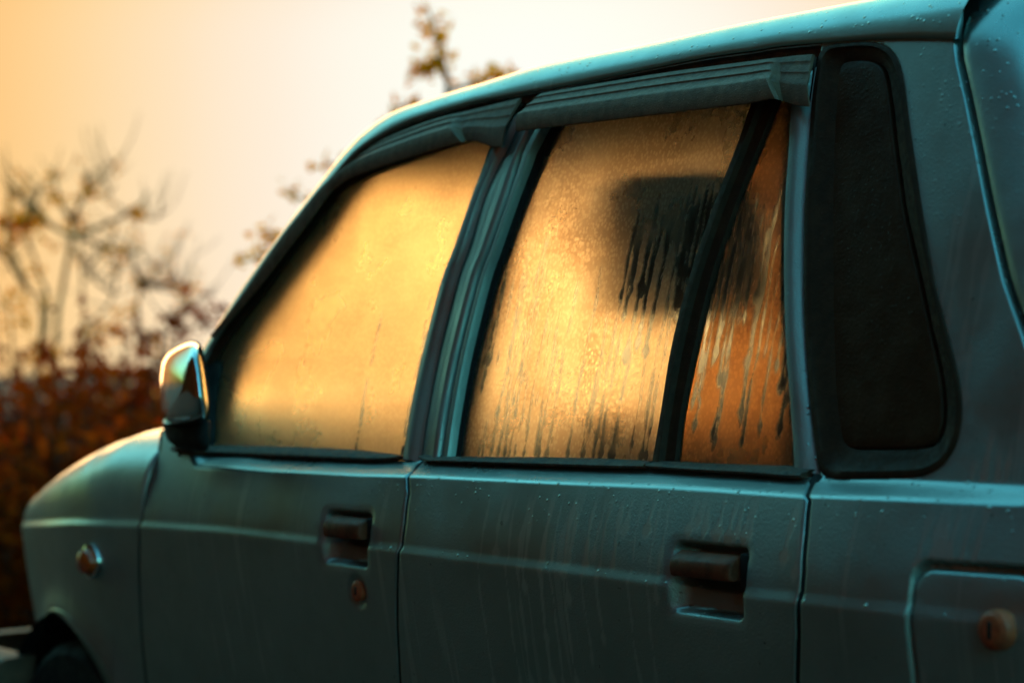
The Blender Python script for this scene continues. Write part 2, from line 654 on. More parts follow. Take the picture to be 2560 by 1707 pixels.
M = {
    'paint': paint_material(),
    'visor': simple('dewy_black_plastic', (.25, .135, .088), .55, bump=.5, bscale=420, vscale=60, var=.35, beads=.8, spec=.3),
    'rubber': simple('weathered_rubber', (.045, .017, .009), .6, bump=.4, bscale=160, col2=(.07, .026, .013), vscale=40, beads=.6, spec=.2),
    'rust_seal': simple('rusty_seal', (.17, .075, .042), .55, bump=.6, bscale=200, col2=(.06, .034, .024), vscale=50, beads=1.2),
    'dark': simple('dark_cavity', (.008, .009, .010), .8, var=.2),
    'interior': simple('dark_trim', (.012, .012, .013), .75, var=.3),
    'seat': simple('blue_grey_seat_cloth', (.16, .19, .20), .9, bump=.3, bscale=220, var=.2),
    'headrest': simple('black_seat_cloth', (.012, .012, .014), .9, bump=.3, bscale=220),
    'handle': simple('sun_faded_brown_plastic', (.24, .055, .026), .45, bump=.4, bscale=260, col2=(.11, .028, .014), vscale=40, beads=.5, spec=.2),
    'lock': simple('tarnished_copper_lock', (.72, .13, .05), .38, metal=.1, col2=(.42, .07, .03), vscale=70),
    'slot': simple('key_slot_black', (.006, .006, .006), .6),
    'chrome': simple('wet_chrome', (.78, .80, .80), .07, metal=1.0, var=.1, bump=.12, bscale=35, vscale=30),
    'lens': simple('amber_lens', (.85, .11, .015), .25, var=.35, coat=.5, vscale=60),
    'tyre': simple('tyre_rubber', (.012, .012, .012), .8, bump=.5, bscale=60),
    'rim': simple('steel_rim', (.14, .14, .14), .45, metal=.8),
    'bumper': simple('grey_bumper_plastic', (.26, .13, .08), .6, bump=.2, bscale=120, col2=(.14, .075, .05)),
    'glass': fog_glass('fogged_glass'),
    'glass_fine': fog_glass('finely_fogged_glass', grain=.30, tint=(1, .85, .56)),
    'vent': fog_glass('fogged_amber_vent_glass', r_fog=.30, tint=(.74, .40, .14), trans=.22),  # deep orange tint stands for the dim light coming through
    'screen': fog_glass('lightly_fogged_windscreen', r_fog=.12, r_clear=.12, veil=.02, bump=.05, trans=.0, grain=0.0),
    'quarter': simple('dusty_dark_glass', (.060, .021, .010), .34, bump=.15, bscale=230, col2=(.080, .034, .018), vscale=22, beads=.7, spec=.15),  # brown base stands for the orange reflected in the pane
    'leaf_dry': leaf_material('dry_leaf', (.17, .022, .004), (.06, .009, .003), (.62, .085, .005), .45),
    'leaf_gold': leaf_material('golden_leaf', (.50, .07, .003), (.36, .05, .002), (1.0, .36, .006), .97),
    'leaf_sprig': leaf_material('backlit_golden_leaf', (.80, .26, .01), (.70, .20, .008), (1.0, .44, .006), .9),
    'leaf_hedge': leaf_material('dry_hedge_leaf', (.42, .080, .026), (.25, .048, .016), (.25, .05, .015), .2),  # for the added light blocker; warm brown bounces orange onto the flank
    'leaf_green': leaf_material('dull_olive_leaf', (.08, .07, .03), (.045, .045, .02), (.32, .20, .04), .5),
    'bark': simple('twig_bark', (.08, .02, .006), .85, bump=.4, bscale=60, var=.4),
    'bark_pale': simple('pale_twig_bark', (.55, .19, .045), .85, bump=.4, bscale=60, var=.4),  # orange lift imitates the lens glow around backlit twigs
    'deadleaf': simple('dead_leaf_brown', (.16, .06, .03), .6),
}


def ground_material():
    m, n, l, out = new_mat('dry_earth')
    p = NN(n, 'ShaderNodeBsdfPrincipled')
    vec = coords(n, l)
    a = noise(n, l, vec, .6, 6, .6)
    b = noise(n, l, vec, 18, 5, .7)
    c = mixc(n, l, ramp(n, l, a, .4, .65), (.034, .018, .010), (.028, .016, .009))
    c = mixc(n, l, ramp(n, l, b, .35, .7, 0, .5), c, (.025, .018, .012))
    l.new(c, p.inputs['Base Color'])
    p.inputs['Roughness'].default_value = .95
    bp = NN(n, 'ShaderNodeBump')
    bp.inputs['Strength'].default_value = .7
    bp.inputs['Distance'].default_value = .03
    l.new(b, bp.inputs['Height'])
    l.new(bp.outputs[0], p.inputs['Normal'])
    l.new(p.outputs[0], out.inputs[0])
    return m


# ------------------------------------------------------------------ ground
def build_ground():
    N = 60
    xs = np.sign(np.linspace(-1, 1, N)) * np.abs(np.linspace(-1, 1, N)) ** 3 * 600
    V = []
    for y in xs:
        for x in xs:
            r = math.hypot(x, y)
            V.append((x - 3, y + 1, .03 * math.sin(x * 1.3) * math.cos(y * .9) * min(1, max(0, (r - 5) / 6)) - .002))
    o = mesh_obj('ground', V, grid_faces(N, N), ground_material(), origin=(0, 0, 0))
    o['kind'] = 'structure'


build_ground()

# ------------------------------------------------------------------ the car
car = bpy.data.objects.new('parked_car', None)
car.location = C0
COL.objects.link(car)
car['label'] = 'dew-covered teal-grey hatchback car with fogged windows'
car['category'] = 'car'

# door gaps, read as x over z on the flank
AG = np.array([un(*p) for p in [(405, 1075), (399, 1124), (378, 1185), (365, 1232), (355, 1298), (348, 1352), (347, 1452), (353, 1585), (365, 1707)]])
BG = np.array([un(*p) for p in [(1056, 1152), (1045, 1162), (1033, 1177), (1020, 1232), (1011, 1307), (1003, 1365), (996, 1378), (992, 1457), (992, 1569), (996, 1644), (999, 1707)]])
CG = np.array([un(*p) for p in [(2045, 1184), (2037, 1194), (2028, 1208), (2021, 1252), (2013, 1335), (2006, 1435), (2003, 1475), (1995, 1502), (1994, 1585), (1991, 1707)]])
TG = np.array([un(*p) for p in [(2391, -20), (2389, 33), (2387, 83), (2396, 150), (2419, 250), (2443, 367), (2473, 522), (2513, 700), (2560, 833)]])
TG = np.vstack([TG, [[TG[-1, 0] + .05, 0, .95], [TG[-1, 0] + .12, 0, .82], [TG[-1, 0] + .22, 0, .62], [TG[-1, 0] + .25, 0, .25]]])
QL = np.array([un(*p) for p in [(2048, 105), (2043, 147), (2029, 233), (2019, 367), (2009, 522), (2006, 700), (2009, 800), (2023, 1000), (2036, 1117), (2044, 1180)]])


def xof(tab, z):
    t = tab[np.argsort(tab[:, 2])]
    return np.interp(z, t[:, 2], t[:, 0])


def in_poly(px, py, poly):
    inside = np.zeros(px.shape, bool)
    n = len(poly)
    for i in range(n):
        x1, y1 = poly[i]
        x2, y2 = poly[(i + 1) % n]
        c = ((y1 > py) != (y2 > py)) & (px < (x2 - x1) * (py - y1) / (y2 - y1 + 1e-12) + x1)
        inside ^= c
    return inside


def rbox_mask(x, z, x0, x1, z0, z1, r, soft):
    """1 inside a rounded rectangle, falling to 0 over soft metres"""
    cx, cz, hx, hz = (x0 + x1) / 2, (z0 + z1) / 2, (x1 - x0) / 2 - r, (z1 - z0) / 2 - r
    qx, qz = np.maximum(np.abs(x - cx) - hx, 0), np.maximum(np.abs(z - cz) - hz, 0)
    d = np.hypot(qx, qz) - r
    return sstep(-d / soft)


def panel(name, zlo, zhi, xl, xr, nz_, nx_, disp=None, extra_z=None, gap=.0030, runs=None, mat='paint', roll=.0014, depth=.030):
    """door-like skin: columns between two gap lines, rolled edges left and right"""
    zs = np.linspace(zlo, zhi, nz_)
    V, A = [], []
    us = np.linspace(0, 1, nx_)
    for k, z in enumerate(zs):
        zz = z
        x0, x1 = xl(zz) + gap, xr(zz) - gap
        xs = x0 + (x1 - x0) * us
        zz_ = np.full_like(xs, zz)
        top = zb(xs)
        if zhi > .86 and zhi < .96:            # doors end at the belt line
            zz_ = zlo + (np.minimum(top, zhi) - .0008 - zlo) * (k / (nz_ - 1))
            x0s, x1s = xl(zz_[0]) + gap, xr(zz_[-1]) - gap
            xs = x0s + (x1s - x0s) * us
        ys = ysurf(xs, zz_)
        d = np.minimum(xs - xs[0], xs[-1] - xs)
        rr = np.clip(1 - d / roll, 0, 1)
        ys = ys + roll * (1 - np.sqrt(np.maximum(0, 1 - rr * rr)))
        if disp is not None:
            ys = ys + disp(xs, zz_)
        row = [(xs[0], ys[0] + depth, zz_[0])] + list(zip(xs, ys, zz_)) + [(xs[-1], ys[-1] + depth, zz_[-1])]
        V += row
    V = np.array(V)
    m = nx_ + 2
    F = grid_faces(nz_, m)
    # bottom hem
    nb = len(V)
    V = np.vstack([V, V[:m] + np.array([0, .02, .004])])
    for j in range(m - 1):
        F.append((nb + j, nb + j + 1, j + 1, j))
    attrs = {}
    if runs is not None:
        attrs['run'] = run_mask(V, runs)
    return mesh_obj(name, V, F, M[mat], car, attrs=attrs)


def wob(z, seed):
    return .5 * np.sin(z * 37 + seed) + .3 * np.sin(z * 83 + seed * 2.3) + .35 * np.sin(z * 11 + seed * 4.1)


def run_mask(V, runs):
    """mask of water tracks: each (px, py_top, py_bottom, width m, strength) slides straight down the car"""
    V = np.asarray(V)
    out = np.zeros(len(V))
    for i, (px, py0, py1, w, s) in enumerate(runs):
        p0, p1 = un(px, py0), un(px, py1)
        xm = p1[0]
        zt, zl = p0[2], p1[2]
        dx = np.abs(V[:, 0] - (xm + .0028 * wob(V[:, 2], i * 1.7)))
        wl_ = w * (.8 + .3 * np.sin(V[:, 2] * 61 + i) + .25 * np.sin(V[:, 2] * 143 + 2 * i) + 1.1 * np.exp(-((V[:, 2] - zl - .004) / .006) ** 2))
        m_ = 1 - sstep((dx - wl_ * .35) / (wl_ * .45))
        m_ *= sstep((V[:, 2] - zl) / .012 + 1) * sstep((zt - V[:, 2]) / .03)
        out = np.maximum(out, m_ * s)
    return out


# handle recesses
fr0, fr1 = un(801, 1400), un(919, 1400)
FH = (fr0[0], fr1[0], un(860, 1416)[2], un(860, 1274)[2])
rr0, rr1 = un(1666, 1450), un(1864, 1450)
RH = (rr0[0], rr1[0], un(1765, 1545)[2], un(1765, 1356)[2])


def recess(box, depth=.030):
    x0, x1, z0, z1 = box

    def fn(x, z):
        m_ = rbox_mask(x, z, x0, x1, z0, z1, .014, .010)
        fl = .50 + .50 * sstep((z - z0) / ((z1 - z0) * .6))       # floor slopes out towards the bottom edge
        fl *= .25 + .75 * sstep((x - x0) / .026)                   # and towards the front
        lip = rbox_mask(x, z, x0 - .010, x1 + .010, z0 - .010, z1 + .010, .02, .012)
        return depth * m_ * fl + .0015 * lip
    return fn


LK = un(894, 1476)
dent = un(560, 1185)


def front_disp(x, z):
    d = recess(FH)(x, z)
    r = np.hypot(x - LK[0], z - LK[2])
    d = d + .004 * (1 - sstep((r - .016) / .012))
    # pressed ridge behind the mirror foot
    d = d - .005 * np.exp(-(((x - dent[0]) / .06) ** 2 + ((z - dent[2] - .015) / .022) ** 2))
    return d


rear_runs = [(px, 1200 + random.random() * 18, yb, w, s) for px, yb, w, s in
             [(1238, 1385, .008, .55), (1262, 1300, .007, .5), (1296, 1420, .006, .6), (1312, 1470, .007, .7), (1330, 1707, .006, .6), (1350, 1420, .008, .8),
              (1369, 1600, .005, .7), (1384, 1707, .006, .7), (1403, 1430, .008, .8), (1421, 1500, .006, .7), (1440, 1707, .005, .6), (1462, 1420, .007, .7),
              (1487, 1390, .006, .5), (1510, 1600, .006, .6), (1531, 1420, .007, .6), (1560, 1330, .007, .5), (1614, 1330, .009, .8), (1640, 1500, .005, .5), (1722, 1330, .008, .7),
              (1745, 1310, .007, .8), (1757, 1330, .006, .7), (1792, 1340, .008, .8), (1822, 1350, .008, .9), (1838, 1340, .007, .8), (1856, 1350, .009, .8), (1872, 1340, .006, .8),
              (1960, 1400, .008, .8), (1985, 1440, .006, .5), (1233, 1707, .004, .5), (1300, 1707, .004, .6), (1410, 1707, .004, .6), (1480, 1650, .004, .5), (1600, 1700, .004, .5), (1645, 1707, .004, .4)]]
quarter_runs = [(2295, 1225, 1420, .007, .6), (2330, 1200, 1400, .007, .7), (2352, 1120, 1380, .007, .7), (2372, 1050, 1420, .007, .7), (2398, 1090, 1440, .007, .7),
                (2425, 1080, 1450, .008, .7), (2330, 500, 900, .006, .35), (2360, 420, 850, .006, .35), (2400, 500, 900, .006, .3), (2385, 360, 700, .005, .3), (2410, 600, 1000, .006, .3)]

front_door = panel('front_door', .22, .945, lambda z: xof(AG, z), lambda z: xof(BG, z), 220, 260, front_disp)
rear_door = panel('rear_door', .22, .90, lambda z: xof(BG, z), lambda z: xof(CG, z), 220, 270, recess(RH), runs=rear_runs)

# quarter panel with sunk window field and fuel flap pocket
Q_OUT = [(2048, 133), (2056, 113), (2110, 107), (2176, 103), (2216, 110), (2239, 133), (2256, 173), (2264, 220), (2269, 267), (2276, 320), (2283, 367), (2306, 522), (2336, 700), (2363, 800),
         (2393, 917), (2406, 983), (2407, 1050), (2393, 1117), (2359, 1167), (2309, 1193), (2209, 1197), (2120, 1198), (2062, 1197), (2046, 1180), (2038, 1117), (2025, 1000), (2011, 800), (2009, 700),
         (2011, 522), (2021, 367), (2031, 233), (2045, 147)]
Q_IN = [(2090, 165), (2100, 152), (2125, 148), (2163, 147), (2190, 154), (2205, 168), (2213, 193), (2220, 240), (2226, 283), (2231, 335), (2236, 375), (2256, 522), (2296, 700), (2318, 805),
        (2345, 920), (2355, 985), (2356, 1050), (2343, 1098), (2320, 1116), (2290, 1121), (2209, 1123), (2150, 1123), (2112, 1121), (2098, 1105), (2090, 1060), (2080, 980), (2074, 800), (2074, 700),
        (2072, 522), (2076, 367), (2082, 250), (2088, 180)]
FLAP = (un(2283, 1500)[0], un(2578, 1500)[0], .612, un(2409, 1428)[2])
FLAPC = (un(2270, 1500)[0], un(2596, 1500)[0], .604, un(2409, 1405)[2])


def quarter_disp(x, z):
    P = np.stack([x, ysurf(x, z), z], -1)
    px, py, _ = project(P)
    poly = [(2170 + (a - 2170) * .965, 650 + (b - 650) * .985) for a, b in Q_OUT]
    d = .022 * in_poly(px, py, poly)
    d = d + .016 * rbox_mask(x, z, FLAPC[0], FLAPC[1], FLAPC[2], FLAPC[3], .022, .004)
    return d


quarter = panel('quarter_panel', .22, 1.40, lambda z: np.where(z < zb(-1.94), xof(CG, z), xof(QL, z)), lambda z: xof(TG, z), 420, 150, quarter_disp, gap=.0040, runs=quarter_runs)

# fuel flap
def loop_panel(name, outline, mat, off, edge=.004, rings=14, parent=None, cent=None):
    """flap built as shrinking outlines that follow the flank, with a rolled rim; outline in (x, z)"""
    O = np.array(outline)
    c = O.mean(0) if cent is None else np.array(cent)
    n = len(O)
    V = []
    sz = np.linalg.norm(O - c, axis=1).mean()
    scales = [(1, .012), (1, edge), (1 - edge * .3 / sz, edge * .4), (1 - edge / sz, 0)] + [(s, 0) for s in np.linspace(1 - edge / sz, .02, rings)[1:]]
    for s, d in scales:
        q = c + (O - c) * s
        y = ysurf(q[:, 0], q[:, 1]) - off + d
        V += list(np.stack([q[:, 0], y, q[:, 1]], -1))
    F = []
    for k in range(len(scales) - 1):
        for i in range(n):
            j = (i + 1) % n
            F.append((k * n + i, k * n + j, (k + 1) * n + j, (k + 1) * n + i))
    F.append(tuple((len(scales) - 1) * n + i for i in range(n)))
    return mesh_obj(name, V, F, mat, parent or car)


def rrect(x0, x1, z0, z1, r, n=10):
    pts = []
    for cx, cz, a0 in ((x1 - r, z1 - r, 0), (x0 + r, z1 - r, 90), (x0 + r, z0 + r, 180), (x1 - r, z0 + r, 270)):
        for k in range(n):
            a = R_(a0 + 90 * k / (n - 1))
            pts.append((cx + r * math.cos(a), cz + r * math.sin(a)))
    # more points along the sides
    out = []
    for i in range(len(pts)):
        a, b = np.array(pts[i]), np.array(pts[(i + 1) % len(pts)])
        k = max(1, int(np.linalg.norm(b - a) / .01))
        for t in range(k):
            out.append(a + (b - a) * t / k)
    return out


flap = loop_panel('fuel_flap', rrect(*FLAP, .020), M['paint'], -.0005, edge=.005, rings=24)


def lock(name, px, py, r, parent, h=.005, mat='lock', ring=None):
    c = un(px, py)
    base = lathe(name, [(r * 1.28, -.012), (r * 1.28, h * .35), (r * 1.18, h * .75), (r * 1.02, h * .9), (r * .98, h), (r * .80, h * 1.12), (r * .0001, h * 1.16)], M[mat], parent, c, n=30)
    k = rbox('key_slot', (c[0] - r * .16, c[1] - h * 1.16 - .0012, c[2] - r * .55), (c[0] + r * .16, c[1] - h * .9, c[2] + r * .55), r * .10, M['slot'], base)
    return base


LKs = lock('door_lock', 894, 1476, .0115, car, h=.003)
FLs = lock('fuel_lock', 2493, 1573, .0165, car, h=.010)

# door handles: paddles hinged in the recess
def handle(name, a, b, box, parent):
    """a = top-left and b = bottom-right pixel of the paddle's front face"""
    p0, p1 = un(*a, .010), un(*b, .010)
    x0, x1, z1, z0 = p0[0], p1[0], p0[2], p1[2]
    yf = ysurf((x0 + x1) / 2, (z0 + z1) / 2) - .010
    V2 = [(0, z0), (-.004, z0 + .004)]
    h = z1 - z0
    # profile in (y, z): bottom back, bottom front, front face, top chamfer back to hinge
    prof = [(.030, z0 + .006), (.004, z0), (.0012, z0 + .0015), (0, z0 + .005), (-.0006, z0 + h * .5), (0, z1 - .006), (.0008, z1 - .003), (.003, z1), (.016, z1 + .0075), (.020, z1 + .008), (.030, z1 + .006)]
    xs = [x0, x0 + .0008, x0 + .003, x0 + .006, (x0 + x1) / 2, x1 - .006, x1 - .003, x1 - .0008, x1]
    sq = [.70, .86, .95, 1, 1, 1, .95, .86, .70]
    bow = [.0, .0, .0, .0, -.002, 0, 0, 0, 0]
    V = []
    cz = (z0 + z1) / 2
    for x, s, bw in zip(xs, sq, bow):
        for y, z in prof:
            V.append((x, yf + .006 * (1 - s) * 3 + y + bw, cz + (z - cz) * (.94 + .06 * s)))
    m_ = len(prof)
    F = grid_faces(len(xs), m_)
    F += [tuple(range(m_)), tuple(range((len(xs) - 1) * m_, len(xs) * m_))[::-1]]
    for i in range(len(xs) - 1):
        F.append((i * m_, i * m_ + m_ - 1, (i + 1) * m_ + m_ - 1, (i + 1) * m_))
    o = mesh_obj(name, V, F, M['handle'], parent)
    return auto_smooth(o, 28)


FHs = handle('door_handle', (807, 1301), (893, 1350), FH, car)
RHs = handle('door_handle', (1672, 1392), (1818, 1455), RH, car)
for k_, (hx0, hx1, hz1) in enumerate(((FH[0], FH[1], FH[3]), (RH[0], RH[1], RH[3]))):
    yb_ = ysurf((hx0 + hx1) / 2, hz1 - .02)
    rbox('handle_pivot', (hx1 - .018, yb_ + .004, hz1 - .052), (hx1 - .002, yb_ + .045, hz1 - .008), .003, M['interior'], car)

# front fender, bonnet half and arch
XW, ZW, RW = -3.945, .270, .303
SIL = np.array([un_y(*p, .16) for p in [(405, 1066), (347, 1090), (278, 1122), (214, 1155), (153, 1197), (93, 1255), (46, 1319)]])
ZTx = np.concatenate([[-4.56, -4.50, -4.42], SIL[::-1, 0], [-3.5]])
ZTz = np.concatenate([[.60, .655, .70], SIL[::-1, 2], [.912]])
XF = -4.53


def zt(x):
    return np.interp(x, ZTx, ZTz) - .012 * sstep((x + 4.25) / .1) * sstep((-3.68 - x) / .12)


def build_fender():
    xs = np.concatenate([np.linspace(XF, -4.1, 60), np.linspace(-4.095, -3.52, 130)])
    V = []
    nz1, nsh = 110, 46
    m_ = nz1 + nsh
    for x in xs:
        z0 = .22
        if abs(x - XW) < RW:
            z0 = max(z0, ZW + math.sqrt(RW * RW - (x - XW) ** 2))
        top = zt(x)
        zsh = min(float(zc(x)) + .007, top - .02)
        rs = top - zsh
        zz = np.linspace(z0, zsh, nz1)
        xe = np.maximum(x, xof(AG, zz) * 0 + x)
        # door side edge follows the gap line
        gx = xof(AG, np.minimum(zz, AG[0, 2])) - .0035
        k = np.clip((x - (-4.1)) / .58, 0, 1)
        xx = np.where(x > -4.1, -4.1 + (gx + 4.1) * k, x)
        yy = yside(xx, zz)
        r = np.hypot(xx - XW, zz - ZW)
        yy = yy - .011 * np.exp(-((r - RW) / .034) ** 2) - .002 * (r < RW + .006)
        # nose closes towards the front
        nose = sstep((-4.30 - xx) / .24)
        yy = yy + .28 * nose ** 2
        for a, b, c in zip(xx, yy, zz):
            V.append((a, b, c))
        gx1 = xof(AG, AG[0, 2]) - .0035
        x_t = -4.1 + (gx1 + 4.1) * k if x > -4.1 else x
        y0 = yy[-1]
        for j in range(1, nsh + 1):
            ph = .5 * math.pi * j / nsh
            zz_ = zsh + rs * math.sin(ph)
            gxx = float(xof(AG, min(zz_, AG[0, 2]))) - .0035
            V.append((-4.1 + (gxx + 4.1) * k if x > -4.1 else x, y0 + .19 * (1 - math.cos(ph)) ** 1.5, zz_))
    F = grid_faces(len(xs), m_, flip=True)
    V = np.array(V)
    # rolled door-side edge
    last = V[-m_:].copy()
    last[:, 1] += .018
    nb = len(V)
    V = np.vstack([V, last])
    for j in range(m_ - 1):
        F.append((nb - m_ + j + 1, nb - m_ + j, nb + j, nb + j + 1))
    return mesh_obj('front_fender', V, F, M['paint'], car), V[:nb].reshape(len(xs), m_, 3)


fender, FG = build_fender()


def build_bonnet():
    edge = FG[:, -1, :]
    n, m_ = len(edge), 25
    V = []
    for p in edge:
        for j in range(m_):
            s = j / (m_ - 1)
            y = p[1] + .003 + (1.43 - 2 * p[1] - .006) * s
            V.append((p[0], y, p[2] + .006 * (1 - (2 * s - 1) ** 2) - .0004))
    bonnet = mesh_obj('bonnet', V, grid_faces(n, m_), M['paint'], car)
    # nose: grille panel closing the front
    fr = FG[0]
    V = []
    for p in fr:
        for j in range(9):
            s = j / 8
            V.append((p[0] - .05 * math.sin(math.pi * s) * .6, p[1] + (1.43 - 2 * p[1]) * s, p[2]))
    mesh_obj('grille_panel', V, grid_faces(len(fr), 9), M['paint'], car)


build_bonnet()
mirror(fender)

# inner dark shell that backs the gaps
def shell():
    V, xs, zs = [], np.linspace(-3.62, -1.42, 60), np.linspace(.2, .855, 20)
    for z in zs:
        for x in xs:
            V.append((x, ysurf(x, z) + .048, z))
    return mesh_obj('inner_shell', V, grid_faces(len(zs), len(xs)), M['dark'], car)


mirror(shell())

def gap_shade(tab, name='door_seal'):  # flush dark strip stands for the shade inside the gaps
    V = []
    for z in np.linspace(.22, tab[0, 2], 60):
        x = float(xof(tab, z))
        for d in (-.008, .008):
            V.append((x + d, float(ysurf(x + d, z)) + .0014, z))
    return mesh_obj(name, V, grid_faces(60, 2), M['dark'], car)


for t_ in (AG, BG, CG):
    mirror(gap_shade(t_))

# sills and arches
def arch_liner(xw, y0, depth):
    V, n = [], 28
    for i in range(n):
        a = math.pi * i / (n - 1)
        for d in (0, depth):
            V.append((xw + (RW + .004) * math.cos(a), y0 + d, ZW + (RW + .004) * math.sin(a)))
    for i in range(n):
        a = math.pi * i / (n - 1)
        V.append((xw + (RW + .004) * math.cos(a), y0 + depth, ZW + (RW + .004) * math.sin(a)))
    F = grid_faces(n, 2)
    F.append(tuple(range(2 * n, 3 * n)))
    return mesh_obj('wheel_arch_liner', V, F, M['dark'], car)


mirror(arch_liner(XW, .05, .30))


def wheel(x, y, side):
    ax = (0, -side, 0)
    t = lathe('wheel', [(.165, -.07), (.235, -.075), (.255, -.06), (.262, -.03), (.262, .03), (.255, .06), (.235, .075), (.168, .07), (.165, .05)], M['tyre'], car, (x, y, ZW - .006), axis=ax, n=48)
    r = lathe('rim', [(.166, .045), (.160, .058), (.150, .050), (.140, .025), (.09, .030), (.055, .045), (.05, .05), (.0001, .052)], M['rim'], t, (x, y, ZW - .006), axis=ax, n=36)
    lathe('hub_cap', [(.035, .045), (.03, .062), (.0001, .066)], M['interior'], r, (x, y, ZW - .006), axis=ax, n=20)


for wx in (XW, XW + 2.175):
    wheel(wx, .125, 1)
    wheel(wx, 1.43 - .125, -1)

# side marker on the fender
mc = un(235, 1402)
mc[1] = yside(mc[0], mc[2])
mk = lathe('side_marker_lamp', [(.030, -.004), (.031, .004), (.029, .009), (.025, .010), (.022, .006), (.0001, .005)], M['chrome'], car, mc, n=32, sx=1.18, sz=1.0)
lathe('amber_lens', [(.0235, .003), (.0235, .013), (.020, .021), (.012, .025), (.0001, .026)], M['lens'], mk, mc, n=28, sx=1.25, sz=.92)

# front bumper
def bumper(name, xf, sgn, z0, z1, mat):
    plan_ = [(xf + sgn * .50, -.012), (xf + sgn * .36, -.02), (xf + sgn * .20, -.004), (xf + sgn * .08, .06), (xf + sgn * .02, .17), (xf, .36), (xf - sgn * .01, .715)]
    pl = smooth_poly(plan_, 40)
    pl = np.vstack([pl, np.stack([pl[::-1, 0], 1.43 - pl[::-1, 1]], -1)[1:]])
    prof = [(.06, z0), (.012, z0 + .004), (0, z0 + .02), (-.006, (z0 + z1) / 2), (0, z1 - .03), (.012, z1 - .008), (.03, z1), (.09, z1 + .002)]
    V = []
    for i, p in enumerate(pl):
        a = pl[min(i + 1, len(pl) - 1)] - pl[max(i - 1, 0)]
        nrm = np.array([a[1], -a[0]]) / np.linalg.norm(a)
        if sgn > 0:
            nrm = -nrm
        # inward normal
        cen = np.array([-2.85, .715]) - p
        if nrm @ cen < 0:
            nrm = -nrm
        for d, z in prof:
            V.append((p[0] + nrm[0] * d, p[1] + nrm[1] * d, z))
    m_ = len(prof)
    F = grid_faces(len(pl), m_) + [tuple(range(m_)), tuple(range((len(pl) - 1) * m_, len(pl) * m_))]
    return auto_smooth(mesh_obj(name, V, F, mat, car), 50)


bumper('front_bumper', -4.64, 1, .27, .475, M['bumper'])
bumper('rear_bumper', -1.20, -1, .30, .50, M['bumper'])

# ---- upper body: rail from the pillar foot over the doors to the rear
RL = [(506, 905), (533, 852), (617, 724), (720, 577), (803, 477), (843, 430), (893, 377), (947, 341), (1017, 307), (1100, 280), (1184, 257), (1233, 247), (1367, 223), (1500, 197),
      (1667, 163), (1776, 142), (1884, 127), (1943, 117), (2053, 107), (2176, 99), (2290, 96), (2389, 98)]
RU = [(494, 898), (519, 856), (604, 724), (703, 592), (782, 495), (815, 452), (860, 396), (908, 342), (985, 288), (1076, 254), (1163, 227), (1215, 212), (1335, 173), (1470, 143),
      (1640, 111), (1755, 86), (1868, 62), (1930, 50), (2060, 25), (2250, -11), (2400, -40), (2540, -66)]
nR = 150
rl, ru = smooth_pair(RL, RU, nR)
L3 = un_many(rl, .003)
tt = np.linspace(0, 1, nR)
U3 = []
for i in range(nR):
    g = sstep((ru[i][0] - 560) / 420)
    U3.append(un_y(*ru[i], L3[i][1] + .028 + .050 * g))
U3 = np.array(U3)
mR = 15
V = []
for a, b in zip(L3, U3):
    V.append(a + np.array([0, .014, .001]))
    for j in range(mR):
        ph = .5 * math.pi * j / (mR - 1)
        V.append((a[0] + (b[0] - a[0]) * (j / (mR - 1)), a[1] + (b[1] - a[1]) * (1 - math.cos(ph)), a[2] + (b[2] - a[2]) * math.sin(ph)))
rail = mesh_obj('roof_rail', V, grid_faces(nR, mR + 1, flip=True), M['paint'], car)
mirror(rail)
kS = int(np.argmin(np.abs(ru[:, 0] - 900)))            # header: windscreen below, roof above


def span(name, rows, mat, crown, fwd, m_=31, thick=0.0, drop=0.0, attrs=False):
    V = []
    for p in rows:
        for j in range(m_):
            s = j / (m_ - 1)
            k = 1 - (2 * s - 1) ** 2
            k2 = 1 - (2 * s - 1) ** 4
            V.append((p[0] - fwd * k2, p[1] + (1.43 - 2 * p[1]) * s, p[2] + crown * k - drop))
    V = np.array(V)
    F = grid_faces(len(rows), m_)
    if thick:
        n0 = len(V)
        V = np.vstack([V, V + np.array([thick * .7, 0, -thick * .7])])
        F += grid_faces(len(rows), m_, n0, flip=True)
        for j in range(m_ - 1):
            F += [(j + 1, j, n0 + j, n0 + j + 1), (n0 - m_ + j, n0 - m_ + j + 1, 2 * n0 - m_ + j + 1, 2 * n0 - m_ + j)]
        for i in range(len(rows) - 1):
            a, b = i * m_, (i + 1) * m_
            F += [(a, b, n0 + b, n0 + a), (b + m_ - 1, a + m_ - 1, n0 + a + m_ - 1, n0 + b + m_ - 1)]
    return mesh_obj(name, V, F, mat, car, recalc=bool(thick))


span('roof', U3[kS:], M['paint'], .016, 0.0)
head = U3[kS + 3:].copy()
head[:, 1] += .01
span('headliner', head, M['interior'], .012, 0.0, drop=.042)
hdr = U3[kS - 3:kS + 6].copy()
hdr[:, 1] += .02
hdr[:, 0] += .03
span('windscreen_header', hdr, M['interior'], .0, .085, drop=.035)
for y0_ in (.80,):                                  # sun visors folded up against the header
    a_, b_ = U3[kS - 16], U3[kS + 2]
    rbox('sun_visor', (a_[0] + .06, y0_, b_[2] - .075), (a_[0] + .085, y0_ + .40, b_[2] - .03), .010, M['interior'], car,
         fn=lambda v: Vector((v.x + (v.z - 1.3) * .9, v.y, v.z)))
rbox('inner_mirror', (U3[kS][0] + .06, .62, U3[kS][2] - .16), (U3[kS][0] + .085, .81, U3[kS][2] - .105), .010, M['interior'], car)
scr = U3[:kS + 2].copy()
scr[:, 1] += .004
scr[:, 2] -= .003
